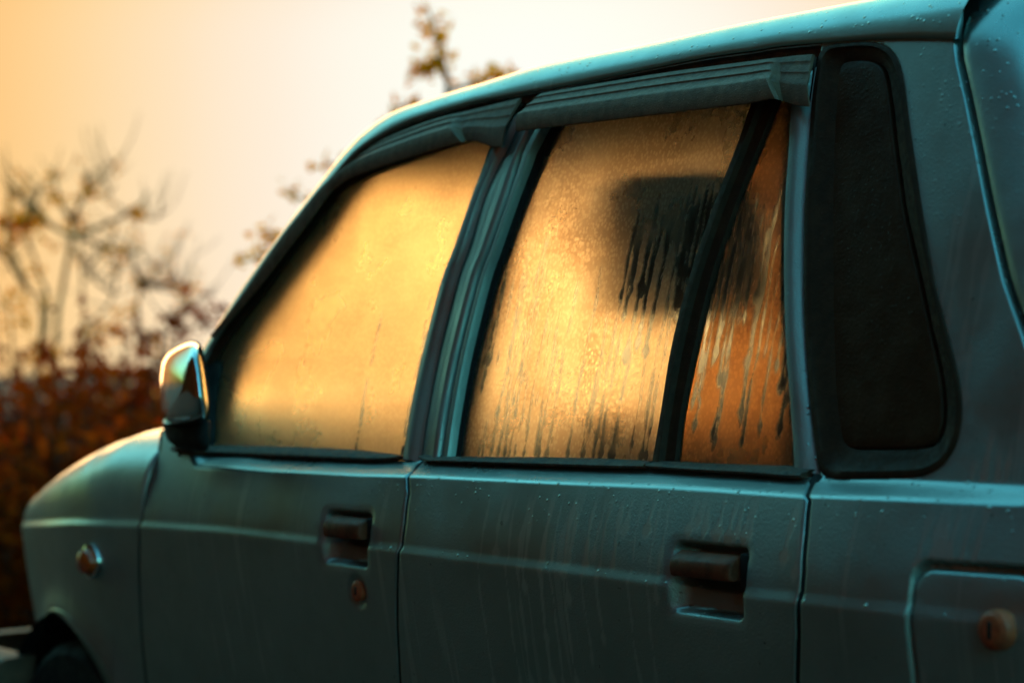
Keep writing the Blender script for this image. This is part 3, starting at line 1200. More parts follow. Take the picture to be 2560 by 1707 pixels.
# carry the windscreen down to the cowl
ext = [scr[0] + (scr[0] - scr[6]) * f for f in (2.2, 1.1)]
span('windscreen', np.vstack([ext, scr]), M['screen'], .0, .10, thick=.005)
# cowl between bonnet and windscreen
cw = []
for s in np.linspace(0, 1, 12):
    cw.append((-3.53 - .15 * s, .16, .905 - .004 * s))
V = []
for p in cw:
    for j in range(15):
        s = j / 14
        V.append((p[0] - .06 * (1 - (2 * s - 1) ** 4), p[1] - .06 + (1.43 - 2 * p[1] + .12) * s, p[2]))
mesh_obj('cowl', V, grid_faces(len(cw), 15), M['rubber'], car)

# ---- door frames and trims
FRONT_T = [(533, 838), (617, 726), (720, 582), (803, 484), (850, 436), (905, 388), (960, 352), (1030, 321), (1100, 296), (1200, 271), (1260, 256), (1302, 246)]
FRONT_B = [(535, 846), (643, 722), (753, 577), (820, 487), (845, 463), (873, 446), (933, 423), (1033, 390), (1133, 360), (1180, 352), (1227, 366), (1253, 367)]
REAR_T = [(1352, 240), (1372, 232), (1500, 210), (1667, 183), (1776, 168), (1884, 154), (1929, 148), (1960, 144), (1989, 140), (2033, 137)]
REAR_B = [(1290, 328), (1325, 324), (1500, 303), (1667, 283), (1776, 270), (1876, 257), (1929, 247), (1960, 254), (1989, 263), (2023, 267)]
VP = [(0, -.006), (0, .002), (.03, .004), (.14, .0075), (.17, .0060), (.22, .0062), (.36, .0105), (.39, .0088), (.44, .0090), (.56, .0125), (.60, .0140), (.63, .0138), (.80, .0088), (.97, .002), (1, 0), (1, -.002), (.97, -.003), (.62, .0100), (.1, -.004)]


def vis_scale_f(u):
    return 1.0 - .72 * sstep((u - .84) / .03) if u > .5 else .35 + .65 * sstep(u / .35)


def vis_scale_r(u):
    return 1.0 - .72 * sstep((u - .87) / .03)


def visor(name, T, B, offB, scale, n):
    a, b = smooth_pair(T, B, n)
    V, m_ = [], len(VP)
    S_ = np.array([scale(i / (n - 1)) for i in range(n)])
    A3, B3 = un_many(a, .004), un_many(b, .004 + offB * S_)
    for i in range(n):
        s, pa, pb = S_[i], A3[i], B3[i]
        for t, h in VP:
            p = pa * (1 - t) + pb * t
            V.append(p + np.array([0, -1, .3]) * h * (.25 + .75 * s))
    F = grid_faces(n, m_)
    for i in range(n - 1):
        F.append((i * m_ + m_ - 1, i * m_, (i + 1) * m_, (i + 1) * m_ + m_ - 1))
    F += [tuple(range(m_))[::-1], tuple(range((n - 1) * m_, n * m_))]
    o = auto_smooth(mesh_obj(name, V, F, M['visor'], car), 30)
    return o


v1 = visor('rain_visor', FRONT_T, FRONT_B, .026, vis_scale_f, 160)
v2 = visor('rain_visor', REAR_T, REAR_B, .030, vis_scale_r, 170)
mirror(v1)
mirror(v2)

# gutter channel between rail and visors
GA = RL[1:19]
GB = [(537, 850), (624, 729), (728, 588), (812, 490), (858, 444), (912, 398), (966, 362), (1035, 331), (1104, 308), (1190, 285), (1240, 272), (1372, 250), (1504, 224),
      (1670, 194), (1778, 178), (1886, 162), (1945, 152), (2050, 140)]
gut = ribbon('drip_channel', GA, GB, [(0, -.016), (0, -.004), (.12, .0015), (.24, .0015), (.32, -.006), (.6, -.008), (1, -.008)], M['rust_seal'], car, offA=.0, offB=.0, n=120, cap=False, split=40)
mirror(gut)

# front door frame: pillar and header (mostly under the visor), rear upright
fr_u = ribbon('window_frame', [(1253, 352), (1227, 373), (1210, 420), (1180, 500), (1137, 622), (1107, 700), (1067, 850), (1033, 1000), (1009, 1150)],
              [(1312, 262), (1266, 367), (1242, 410), (1203, 500), (1165, 622), (1138, 700), (1092, 883), (1063, 1033), (1045, 1152)],
              [(0, -.022), (0, .000), (.06, .003), (.45, .0045), (.72, .003), (.80, -.001), (1, -.004), (1, -.02)], M['paint'], car, offA=0, offB=0, n=60, cap=False, split=50)
mirror(fr_u)
fr_a = ribbon('window_frame', [(505, 915), (545, 840), (626, 728), (730, 586), (812, 488), (856, 446), (905, 400), (960, 364), (1040, 331), (1120, 305), (1215, 280), (1305, 258)],
              [(522, 925), (560, 850), (645, 735), (752, 592), (822, 500), (850, 470), (880, 452), (940, 424), (1040, 390), (1130, 360), (1190, 345), (1262, 340)],
              [(0, -.010), (.0, -.003), (.5, -.002), (1, -.003), (1, -.025)], M['rubber'], car, n=80, cap=False, split=50)
mirror(fr_a)
# foot of the pillar frame behind the mirror
sail = ribbon('mirror_sail_trim', [(490, 935), (470, 1010), (450, 1110), (447, 1140)], [(545, 900), (530, 985), (524, 1080), (522, 1138)], [(0, -.02), (0, .002), (1, .002), (1, -.02)], M['dark'], car, n=20)
mirror(sail)

# rear door front upright: panel, groove, inner strip
fr_r = ribbon('window_frame', [(1320, 262), (1273, 370), (1249, 412), (1209, 500), (1174, 622), (1146, 700), (1099, 883), (1069, 1033), (1051, 1152)],
              [(1362, 255), (1305, 372), (1291, 408), (1262, 500), (1219, 622), (1189, 700), (1142, 883), (1113, 1033), (1096, 1152)],
              [(0, -.02), (0, -.004), (.05, -.001), (.35, .001), (.62, .0005), (.70, .003), (.80, .005), (.90, .0045), (1, .0), (1, -.02)], M['paint'], car, n=60, cap=False, split=50)
mirror(fr_r)
fr_r2 = ribbon('glass_channel', [(1374, 255), (1312, 372), (1300, 408), (1270, 500), (1228, 622), (1199, 700), (1152, 883), (1123, 1033), (1105, 1152)],
               [(1395, 255), (1332, 372), (1318, 408), (1283, 500), (1240, 622), (1213, 700), (1167, 883), (1139, 1033), (1122, 1152)],
               [(0, -.02), (0, -.003), (.12, .001), (.5, .0025), (.85, .002), (1, -.003), (1, -.03)], M['paint'], car, n=60, cap=False, split=50)
mirror(fr_r2)
blk = ribbon('run_channel_seal', [(1395, 255), (1330, 372), (1316, 408), (1281, 500), (1238, 622), (1211, 700), (1165, 883), (1137, 1033), (1120, 1152)],
             [(1420, 255), (1356, 372), (1340, 408), (1301, 500), (1256, 622), (1229, 700), (1181, 883), (1151, 1033), (1133, 1152)],
             [(0, -.012), (0, -.010), (1, -.010), (1, -.02)], M['dark'], car, n=50, cap=False)
mirror(blk)
# divider bar between drop glass and fixed vent glass
div = ribbon('window_divider', [(1890, 225), (1879, 260), (1843, 367), (1783, 522), (1723, 700), (1680, 867), (1653, 1033), (1632, 1155)],
             [(1945, 225), (1933, 253), (1889, 360), (1826, 522), (1767, 700), (1727, 867), (1693, 1033), (1679, 1155)],
             [(0, -.014), (0, .001), (.08, .003), (.40, .003), (.48, -.004), (.55, -.005), (.94, -.006), (1, -.010), (1, -.016)], M['rubber'], car, n=60, cap=False, split=40)
mirror(div)
# rear upright of the rear door
fr_c = ribbon('window_frame', [(1991, 250), (1979, 267), (1973, 367), (1963, 522), (1961, 700), (1966, 867), (1976, 1000), (1983, 1100), (1987, 1180)],
              [(2036, 150), (2025, 267), (2015, 367), (2004, 522), (2001, 700), (2007, 867), (2018, 1000), (2030, 1100), (2042, 1182)],
              [(0, -.018), (0, -.002), (.06, .002), (.40, .0035), (.62, .001), (.85, -.007), (1, -.012), (1, -.03)], M['paint'], car, n=60, cap=False, split=50)
mirror(fr_c)
hd = ribbon('window_frame', [(1362, 240), (1500, 216), (1667, 190), (1776, 175), (1884, 160), (2036, 140)], [(1380, 300), (1500, 280), (1667, 262), (1776, 250), (1884, 238), (2020, 250)],
            [(0, -.02), (0, -.004), (1, -.004), (1, -.02)], M['rubber'], car, n=40, cap=False)
mirror(hd)
# belt weatherstrips
WP = [(0, -.016), (0, -.002), (.12, .002), (.35, .004), (.55, .0095), (.80, .0105), (.95, .008), (1, .003), (1, -.006)]
ws1 = ribbon('belt_weatherstrip', [(440, 1108), (517, 1111), (677, 1113), (873, 1122), (960, 1131), (1012, 1137)], [(440, 1130), (497, 1134), (677, 1143), (873, 1151), (950, 1152), (1005, 1146)],
             WP, M['rust_seal'], car, n=110, cap=True, split=50)
ws2 = ribbon('belt_weatherstrip', [(1064, 1134), (1090, 1139), (1150, 1140), (1393, 1142), (1560, 1147), (1630, 1151)], [(1060, 1148), (1092, 1156), (1150, 1158), (1393, 1167), (1560, 1172), (1622, 1172)],
             WP, M['rust_seal'], car, n=110, cap=True, split=50)
ws3 = ribbon('belt_weatherstrip', [(1636, 1150), (1700, 1153), (1776, 1157), (1880, 1160), (1990, 1164), (2030, 1172)], [(1628, 1171), (1700, 1177), (1776, 1182), (1880, 1188), (1985, 1197), (2012, 1196)],
             WP, M['rust_seal'], car, n=90, cap=True, split=50)
for w_ in (ws1, ws2, ws3):
    mirror(w_)

# quarter window: trim ring and dark pane
def closed(o_):
    return list(o_)


def smooth_closed(pts, n):
    P = np.array(pts + pts[:1], float)
    L = np.concatenate([[0], np.cumsum(np.linalg.norm(np.diff(P, axis=0), axis=1))])
    s = np.linspace(0, L[-1], n, endpoint=False)
    q = np.array([np.interp(s, L, P[:, j]) for j in range(2)]).T
    for _ in range(2):
        q = .25 * np.roll(q, 1, 0) + .5 * q + .25 * np.roll(q, -1, 0)
    return q


def ring(name, O, I, prof, mat, n=150):
    a = smooth_closed(O, n)
    # inner outline sampled with the same control parameter
    Po, Pi = np.array(O + O[:1], float), np.array(I + I[:1], float)
    L = np.concatenate([[0], np.cumsum(np.linalg.norm(np.diff(Po, axis=0), axis=1))])
    u = np.interp(np.linspace(0, L[-1], n, endpoint=False), L, np.arange(len(Po)))
    b = np.array([np.interp(u, np.arange(len(Pi)), Pi[:, j]) for j in range(2)]).T
    for _ in range(2):
        b = .25 * np.roll(b, 1, 0) + .5 * b + .25 * np.roll(b, -1, 0)
    V, m_ = [], len(prof)
    for pa, pb in zip(un_many(a), un_many(b)):
        for t, h in prof:
            V.append(pa * (1 - t) + pb * t + np.array([0, -1, .15]) * h)
    F = grid_faces(n, m_)
    for j in range(m_ - 1):
        F.append(((n - 1) * m_ + j, (n - 1) * m_ + j + 1, j + 1, j))
    return auto_smooth(mesh_obj(name, V, F, mat, car), 45), b


qt, qb = ring('quarter_window_trim', Q_OUT, Q_IN, [(0, -.02), (0, .000), (.08, .0018), (.26, .0020), (.34, -.001), (.72, -.004), (.88, -.006), (1, -.0075), (1, -.02)], M['rubber'])
mirror(qt)
q3 = un_many(qb, -.008)
qg = loop_panel('quarter_window', q3[:, [0, 2]], M['quarter'], -.0075, edge=.003, rings=20)
mirror(qg)

# ---- glass
def pane(name, Lp, Rp, nv, nu, off, mat, runs=None, patches=None, thick=.004):
    a, b = smooth_poly(Lp, nv), smooth_poly(Rp, nv)
    A3, B3 = un_many(a, off), un_many(b, off)
    t = np.linspace(0, 1, nu)[None, :, None]
    V = (A3[:, None] * (1 - t) + B3[:, None] * t).reshape(-1, 3)
    V[:, 1] = ysurf(V[:, 0], V[:, 2]) - off
    cl = np.zeros(len(V))
    if runs:
        cl = run_mask(V, runs)
    if patches:
        px, py, _ = project(V)
        r2 = np.random.default_rng(5)
        for cx, cy, rx, ry, s in patches:
            d = ((px - cx - (cy - py) * .17) / rx) ** 2 + ((py - cy) / ry) ** 2
            fine = .5 + .5 * np.sin(V[:, 0] * 640 + 3 * np.sin(V[:, 2] * 60)) * np.sin(V[:, 0] * 271 + V[:, 2] * 30)
            cl = np.maximum(cl, np.clip(1 - d, 0, 1) ** .5 * s * (.25 + .75 * fine))
    n0 = len(V)
    V2 = np.vstack([V, V + np.array([0, thick, -.0005])])
    F = grid_faces(nv, nu) + grid_faces(nv, nu, n0, flip=True)
    for j in range(nu - 1):
        F += [(j + 1, j, n0 + j, n0 + j + 1), (n0 - nu + j, n0 - nu + j + 1, 2 * n0 - nu + j + 1, 2 * n0 - nu + j)]
    for i in range(nv - 1):
        p, q = i * nu, (i + 1) * nu
        F += [(p, q, n0 + q, n0 + p), (q + nu - 1, p + nu - 1, n0 + p + nu - 1, n0 + q + nu - 1)]
    o = mesh_obj(name, V2, F, mat, car, attrs={'clear': np.concatenate([cl, cl])}, recalc=True)
    return o


g_runs_f = [(873, 760, 1128, .003, .6), (990, 720, 1130, .003, .5), (996, 780, 1130, .0025, .55)]
g_runs_r = [(px_, t_, b_, w_, .36) for px_, t_, b_, w_ in
            [(1178, 1040, 1136, .003), (1189, 1020, 1136, .003), (1211, 1010, 1136, .003), (1227, 900, 1136, .003), (1240, 930, 1138, .004), (1255, 1030, 1138, .003),
             (1268, 900, 1138, .003), (1288, 700, 1138, .004), (1318, 760, 1140, .004), (1328, 830, 1140, .004), (1348, 680, 1140, .004), (1400, 640, 1141, .005),
             (1437, 760, 1142, .005), (1443, 840, 1142, .004), (1463, 560, 1142, .005), (1478, 540, 1143, .005), (1510, 470, 1143, .006), (1560, 520, 1120, .003),
             (1582, 430, 1146, .006), (1597, 440, 1146, .005)]]
for k in range(26):                       # fine old tracks behind the middle pillar
    g_runs_r.append((random.uniform(1140, 1330), random.uniform(560, 780), random.uniform(880, 1060), random.uniform(.002, .004), random.uniform(.2, .45)))
for k in range(9):                        # wet cluster left of the headrest
    g_runs_r.append((random.uniform(1533, 1597), random.uniform(520, 600), random.uniform(680, 900), random.uniform(.003, .006), random.uniform(.5, .9)))
for k in range(17):                       # wet cluster over the headrest
    g_runs_r.append((random.uniform(1645, 1730), random.uniform(430, 520), random.uniform(660, 880), random.uniform(.003, .007), random.uniform(.6, 1)))
g_runs_v = []
for k in range(40):
    g_runs_v.append((random.uniform(1690, 1975), random.uniform(450, 640), random.uniform(720, 1120), random.uniform(.002, .006), random.uniform(.3, .9)))
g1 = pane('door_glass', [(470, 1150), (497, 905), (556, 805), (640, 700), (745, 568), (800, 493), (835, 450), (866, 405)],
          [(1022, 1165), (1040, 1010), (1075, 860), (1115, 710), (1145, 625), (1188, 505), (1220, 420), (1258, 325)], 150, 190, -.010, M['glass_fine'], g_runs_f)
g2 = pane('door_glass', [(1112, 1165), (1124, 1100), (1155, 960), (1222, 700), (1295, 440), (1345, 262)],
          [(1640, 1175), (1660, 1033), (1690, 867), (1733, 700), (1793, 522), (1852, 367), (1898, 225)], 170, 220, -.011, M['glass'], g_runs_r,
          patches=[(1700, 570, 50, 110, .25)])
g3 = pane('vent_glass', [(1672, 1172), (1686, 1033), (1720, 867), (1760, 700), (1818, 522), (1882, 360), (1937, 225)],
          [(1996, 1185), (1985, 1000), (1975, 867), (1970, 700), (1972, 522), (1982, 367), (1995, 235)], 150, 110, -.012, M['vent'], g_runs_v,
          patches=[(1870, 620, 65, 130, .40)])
for g_ in (g1, g2, g3):
    mirror(g_)

# ---- cabin
def inner_ribbon(A, B, off, name, n=40):
    o = ribbon(name, A, B, [(0, -.006), (0, 0), (.5, .006), (1, 0), (1, -.02)], M['interior'], car, offA=off, offB=off, n=n, cap=False)
    mirror(o)


inner_ribbon([(470, 1140), (520, 900), (640, 715), (750, 570), (820, 480), (880, 420)], [(545, 1140), (600, 900), (705, 735), (815, 590), (875, 500), (930, 440)], -.045, 'pillar_trim')
inner_ribbon([(1010, 1150), (1120, 700), (1240, 380), (1290, 300)], [(1150, 1150), (1250, 700), (1345, 400), (1400, 290)], -.05, 'pillar_trim')
inner_ribbon([(1950, 1170), (1950, 700), (1960, 250)], [(2050, 1170), (2040, 700), (2050, 150)], -.05, 'pillar_trim')
inner_ribbon([(860, 400), (1000, 300), (1250, 235), (1600, 170), (2000, 110)], [(900, 450), (1010, 370), (1255, 320), (1600, 262), (2000, 220)], -.05, 'header_trim')
# door cards
V, xs, zs = [], np.linspace(-3.5, -1.5, 30), np.linspace(.25, .862, 8)
for z in zs:
    for x in xs:
        V.append((x, .085, z))
mirror(mesh_obj('door_card', V, grid_faces(8, 30), M['interior'], car))
rbox('cabin_floor', (-3.6, .06, .20), (-1.3, 1.37, .26), .02, M['interior'], car)
rbox('dashboard', (-3.62, .10, .55), (-3.30, 1.33, .872), .06, M['interior'], car, segs=4)
rbox('tailgate_shelf', (-1.95, .10, .80), (-1.5, 1.33, .84), .01, M['interior'], car)


def seat(yc, xb, w=.44):
    c = rbox('front_seat', (xb - .50, yc - w / 2, .36), (xb, yc + w / 2, .50), .05, M['seat'], car, segs=4)
    rbox('backrest', (xb - .06, yc - w / 2, .48), (xb + .06, yc + w / 2, .95), .05, M['seat'], c, segs=4,
         fn=lambda v: Vector((v.x + (v.z - .48) * .26, yc + (v.y - yc) * (1 - .30 * max(0, v.z - .75) / .2), v.z)))
    hr = rbox('headrest', (xb + .095, yc - .135, 1.075), (xb + .20, yc + .135, 1.258), .050, M['headrest'], c, segs=4)
    for s in (-1, 1):
        lathe('headrest_post', [(.006, 0), (.006, .23)], M['chrome'], c, (xb + .16, yc + s * .06, .92), axis=(0, 0, 1), n=10)


seat(.39, -2.80)
seat(1.03, -2.80)
rs = rbox('rear_seat', (-2.25, .14, .36), (-1.85, 1.29, .52), .05, M['seat'], car, segs=4)
rbox('backrest', (-1.90, .14, .48), (-1.78, 1.29, .98), .05, M['seat'], rs, segs=4)
# steering wheel on the far (right-hand-drive) side
st = lathe('steering_wheel', [(.165, -.01), (.175, -.012), (.185, 0), (.175, .012), (.165, .01), (.165, -.01)], M['interior'], car, (-3.22, 1.03, .86), axis=(.9, 0, .42), n=30)

# ---- tailgate
def build_tailgate():
    zs = np.linspace(.45, 1.436, 74)
    V, m_ = [], 60
    for z in zs:
        xg = float(xof(TG, z)) + .006
        yg = float(ysurf(xg, z)) + (.08 * (1 - math.sqrt(1 - min(1, (z - 1.34) / .097) ** 2)) if z > 1.34 else 0)
        dep = .16 + .10 * (1 - (z - .45) / .95)
        pts = [(xg, yg + .02), (xg, yg + .003), (xg + .003, yg)]
        for j in range(1, 24):
            ph = .5 * math.pi * j / 23
            pts.append((xg + .003 + dep * math.sin(ph), yg + .30 * (1 - math.cos(ph)) ** 1.1))
        for j in range(1, 8):
            pts.append((xg + .003 + dep + .012 * math.sin(.5 * math.pi * j / 7), yg + .30 + (.715 - yg - .30) * j / 7))
        V.append(pts)
    rows = []
    for pts, z in zip(V, zs):
        p = [(a, b, z) for a, b in pts]
        p += [(a, 1.43 - b, z) for a, b in pts[::-1][1:]]
        rows += p
    m_ = len(V[0]) * 2 - 1
    tg = mesh_obj('tailgate', rows, grid_faces(len(zs), m_), M['paint'], car)
    # gap backing
    W = []
    for z in zs:
        xg = float(xof(TG, z))
        yg = float(ysurf(xg, z))
        W += [(xg - .02, yg + .016, z), (xg + .02, yg + .016, z)]
    b = mesh_obj('tailgate_seal', W, grid_faces(len(zs), 2), M['dark'], car)
    mirror(b)
    # back window glass on the tailgate
    G = []
    for z in np.linspace(.98, 1.33, 16):
        xg = float(xof(TG, z)) + .009 + .16 + .10 * (1 - (z - .45) / .95) + .015
        for j in range(17):
            y = .36 + .71 * j / 16
            G.append((xg, y, z))
    mesh_obj('back_window', G, grid_faces(16, 17), M['quarter'], car)
    # rear lower panel
    P = []
    for z in np.linspace(.25, .46, 6):
        for j in range(21):
            s = j / 20
            k = 1 - (2 * s - 1) ** 6
            P.append((-1.46 + .20 * k, .06 + 1.31 * s, z))
    mesh_obj('rear_valance', P, grid_faces(6, 21), M['paint'], car)


build_tailgate()
for o_ in (front_door, rear_door, quarter, flap, FHs, RHs, LKs):
    mirror(o_)

# ---- folded mirror: chrome cap over a black housing on a black foot
def build_mirror():
    # outline of the cap in pixels, cap bulges outwards (towards -y and back)
    out = [(480, 853), (452, 862), (422, 879), (405, 903), (399, 945), (398, 990), (400, 1035), (406, 1060), (440, 1066), (480, 1062), (516, 1050), (522, 1015), (519, 980), (511, 915), (501, 868), (493, 856)]
    q = smooth_closed(out, 72)
    c = np.array([462, 960.])
    rings_ = [(1.0, .0), (.99, .012), (.96, .022), (.90, .033), (.80, .043), (.66, .051), (.5, .056), (.33, .059), (.16, .061), (.03, .0615)]
    V = []
    for s, h in rings_:
        for p in q:
            r = c + (p - c) * s
            # base plane leans: front edge close to the door, rear edge further out
            V.append(un_y(r[0], r[1], -.030 - h + (c[0] - r[0]) * .00016))
    n = len(q)
    F = []
    for k in range(len(rings_) - 1):
        for i in range(n):
            j = (i + 1) % n
            F.append((k * n + i, k * n + j, (k + 1) * n + j, (k + 1) * n + i))
    F.append(tuple((len(rings_) - 1) * n + i for i in range(n)))
    hs = []
    for s, y in ((1.0, -.030), (1.03, -.026), (1.03, -.004), (.9, .006)):
        for p in q:
            r = c + (p - c) * s + np.array([3, 0])
            hs.append(un_y(r[0], r[1], y))
    Fh = []
    for k in range(3):
        for i in range(n):
            j = (i + 1) % n
            Fh.append((k * n + i, k * n + j, (k + 1) * n + j, (k + 1) * n + i))
    Fh.append(tuple(3 * n + i for i in range(n)))
    Fh.append(tuple(range(n)))
    h = mesh_obj('door_mirror', hs, Fh, M['interior'], car)
    auto_smooth(h, 50)
    mesh_obj('mirror_cap', V, F, M['chrome'], h)
    foot = [(404, 1055), (440, 1062), (480, 1060), (524, 1040), (526, 1090), (523, 1128), (490, 1128), (452, 1122), (418, 1104)]
    qf = smooth_closed(foot, 40)
    cf = qf.mean(0)
    V = []
    for s, y in ((1.0, .03), (1.0, -.016), (.95, -.028), (.8, -.036), (.1, -.040)):
        for p in qf:
            r = cf + (p - cf) * s
            V.append(un_y(r[0], r[1], y))
    F = []
    nf = 40
    for k in range(4):
        for i in range(nf):
            j = (i + 1) % nf
            F.append((k * nf + i, k * nf + j, (k + 1) * nf + j, (k + 1) * nf + i))
    F.append(tuple(4 * nf + i for i in range(nf)))
    mesh_obj('mirror_foot', V, F, M['interior'], h)
    mirror(h)


build_mirror()

# ------------------------------------------------------------------ a dead leaf on the door
lp = un(686, 1152)
V = [(-.009, -.001, -.013), (-.002, -.003, -.006), (.004, -.002, .004), (.009, -.001, .014), (.001, -.002, .006), (-.006, -.002, -.003), (.0005, -.004, 0)]
lf = mesh_obj('dead_leaf', np.array(V) + np.array([0, -.001, 0]), [(0, 1, 6), (1, 2, 6), (2, 3, 6), (3, 4, 6), (4, 5, 6), (5, 0, 6)], M['deadleaf'], None, origin=(0, 0, 0))
lf.location = lp
lf['label'] = 'tiny brown dead leaf stuck under the front window on the door'
lf['category'] = 'leaf'


# ------------------------------------------------------------------ plants
class Plant:
    def __init__(s, seed):
        s.r = random.Random(seed)
        s.wv, s.wf, s.lv, s.lf = [], [], [], []

    def tube(s, pts, r0, r1, k=5):
        b = len(s.wv)
        n = len(pts)
        for i, p in enumerate(pts):
            d = Vector(pts[min(i + 1, n - 1)]) - Vector(pts[max(i - 1, 0)])
            d = d.normalized() if d.length > 1e-9 else Vector((0, 0, 1))
            u = d.orthogonal().normalized()
            w = d.cross(u)
            r = r0 + (r1 - r0) * i / (n - 1)
            for j in range(k):
                a = 2 * math.pi * j / k
                q = Vector(p) + u * (r * math.cos(a)) + w * (r * math.sin(a))
                s.wv.append(tuple(q))
        for i in range(n - 1):
            for j in range(k):
                j2 = (j + 1) % k
                s.wf.append((b + i * k + j, b + i * k + j2, b + (i + 1) * k + j2, b + (i + 1) * k + j))

    def leaf(s, p, d, L, w):
        d = Vector(d).normalized()
        u = d.orthogonal().normalized()
        u = Matrix.Rotation(s.r.uniform(0, 6.28), 3, d) @ u
        up = d.cross(u)
        b = len(s.lv)
        p = Vector(p)
        for q in (p, p + d * L * .45 + u * w + up * w * .3, p + d * L - up * L * .12, p + d * L * .45 - u * w + up * w * .3):
            s.lv.append(tuple(q))
        s.lf += [(b, b + 1, b + 2), (b, b + 2, b + 3)]

    def clump(s, p, n, rad, L):
        for _ in range(n):
            o = Vector((s.r.gauss(0, 1), s.r.gauss(0, 1), s.r.gauss(0, .8))) * rad * .55
            d = Vector((s.r.gauss(0, 1), s.r.gauss(0, 1), s.r.gauss(.1, .8)))
            s.leaf(Vector(p) + o, d, L * s.r.uniform(.6, 1.3), L * s.r.uniform(.22, .38))

    def branch(s, p, d, L, r, curve, steps=8, wig=.12):
        pts = [Vector(p)]
        d = Vector(d).normalized()
        for i in range(steps):
            d = (d + Vector((s.r.gauss(0, wig), s.r.gauss(0, wig), s.r.gauss(0, wig) + curve / steps))).normalized()
            pts.append(pts[-1] + d * (L / steps))
        s.tube(pts, r, r * .35, 5)
        return pts, d

    def build(s, name, base, label, cat, group, wood, leaf, stem='stems', crown='leaves'):
        e = bpy.data.objects.new(name, None)
        e.location = base
        COL.objects.link(e)
        e['label'] = label
        e['category'] = cat
        e['group'] = group
        if s.wv:
            mesh_obj(stem, s.wv, s.wf, wood, e, origin=(0, 0, 0))
        if s.lv:
            mesh_obj(crown, s.lv, s.lf, leaf, e, origin=(0, 0, 0), smooth=False)
        return e


def tall_shrub(seed, px, depth, H, label, n=7, spread=.5, clumps=26, leafmat='leaf_gold'):
    P = Plant(seed)
    for i in range(n):
        a = P.r.uniform(0, 6.28)
        d = (math.cos(a) * spread * P.r.uniform(.3, 1), math.sin(a) * spread * P.r.uniform(.3, 1), 1)
        pts, _ = P.branch((P.r.gauss(0, .06), P.r.gauss(0, .06), 0), d, H * P.r.uniform(.55, .8), .010, .15, 9, .07)
        for k in range(3, len(pts)):
            if P.r.random() < .75:
                b = P.r.uniform(0, 6.28)
                sd = (math.cos(b), math.sin(b), P.r.uniform(-.1, .6))
                p2, _ = P.branch(pts[k], sd, H * P.r.uniform(.16, .36), .0055, P.r.uniform(.7, 1.9), 9, .09)
                for m_ in (4, 7):
                    if P.r.random() < .5:
                        p3, _ = P.branch(p2[m_], (math.cos(b + 1.2), math.sin(b + 1.2), .2), H * P.r.uniform(.08, .16), .005, 1.4, 6, .1)
                if P.r.random() < .62:
                    P.clump(p2[P.r.choice((4, 6))], clumps, .045, .05)
            if P.r.random() < .3:
                P.clump(pts[k], clumps, .05, .05)
        for t in range(2):
            b = P.r.uniform(0, 6.28)
            P.branch(pts[-1], (math.cos(b) * .8, math.sin(b) * .8, .5), H * P.r.uniform(.15, .28), .007, 1.6, 8, .06)
    return P.build('tall_shrub', ground_at(px, depth), label, 'shrub', 'tall thin shrubs behind the bonnet', M['bark_pale'], M[leafmat])


def dense_bush(seed, px, depth, H, W, label, leaves=3800, leafmat='leaf_dry'):
    P = Plant(seed)
    for i in range(46):
        a = P.r.uniform(0, 6.28)
        rr = W * math.sqrt(P.r.random())
        st = (math.cos(a) * rr * .5, math.sin(a) * rr * .5, 0)
        d = (math.cos(a) * P.r.uniform(0, .6), math.sin(a) * P.r.uniform(0, .6), 1)
        pts, _ = P.branch(st, d, H * P.r.uniform(.6, 1.12), .007, P.r.uniform(-.3, .4), 8, .12)
        for k in range(2, 8):
            b = P.r.uniform(0, 6.28)
            p2, _ = P.branch(pts[k], (math.cos(b), math.sin(b), P.r.uniform(-.1, .8)), H * P.r.uniform(.15, .35), .004, P.r.uniform(-.3, .8), 6, .16)
            for q in p2[2:]:
                for _ in range(int(leaves / 46 / 30) + 1):
                    o = Vector((P.r.gauss(0, .03), P.r.gauss(0, .03), P.r.gauss(0, .03)))
                    P.leaf(q + o, (P.r.gauss(0, 1), P.r.gauss(0, 1), P.r.gauss(0, .8)), P.r.uniform(.03, .07), P.r.uniform(.009, .02))
    return P.build('dense_bush', ground_at(px, depth), label, 'bush', 'dry bushes in front of the car', M['bark'], M[leafmat])


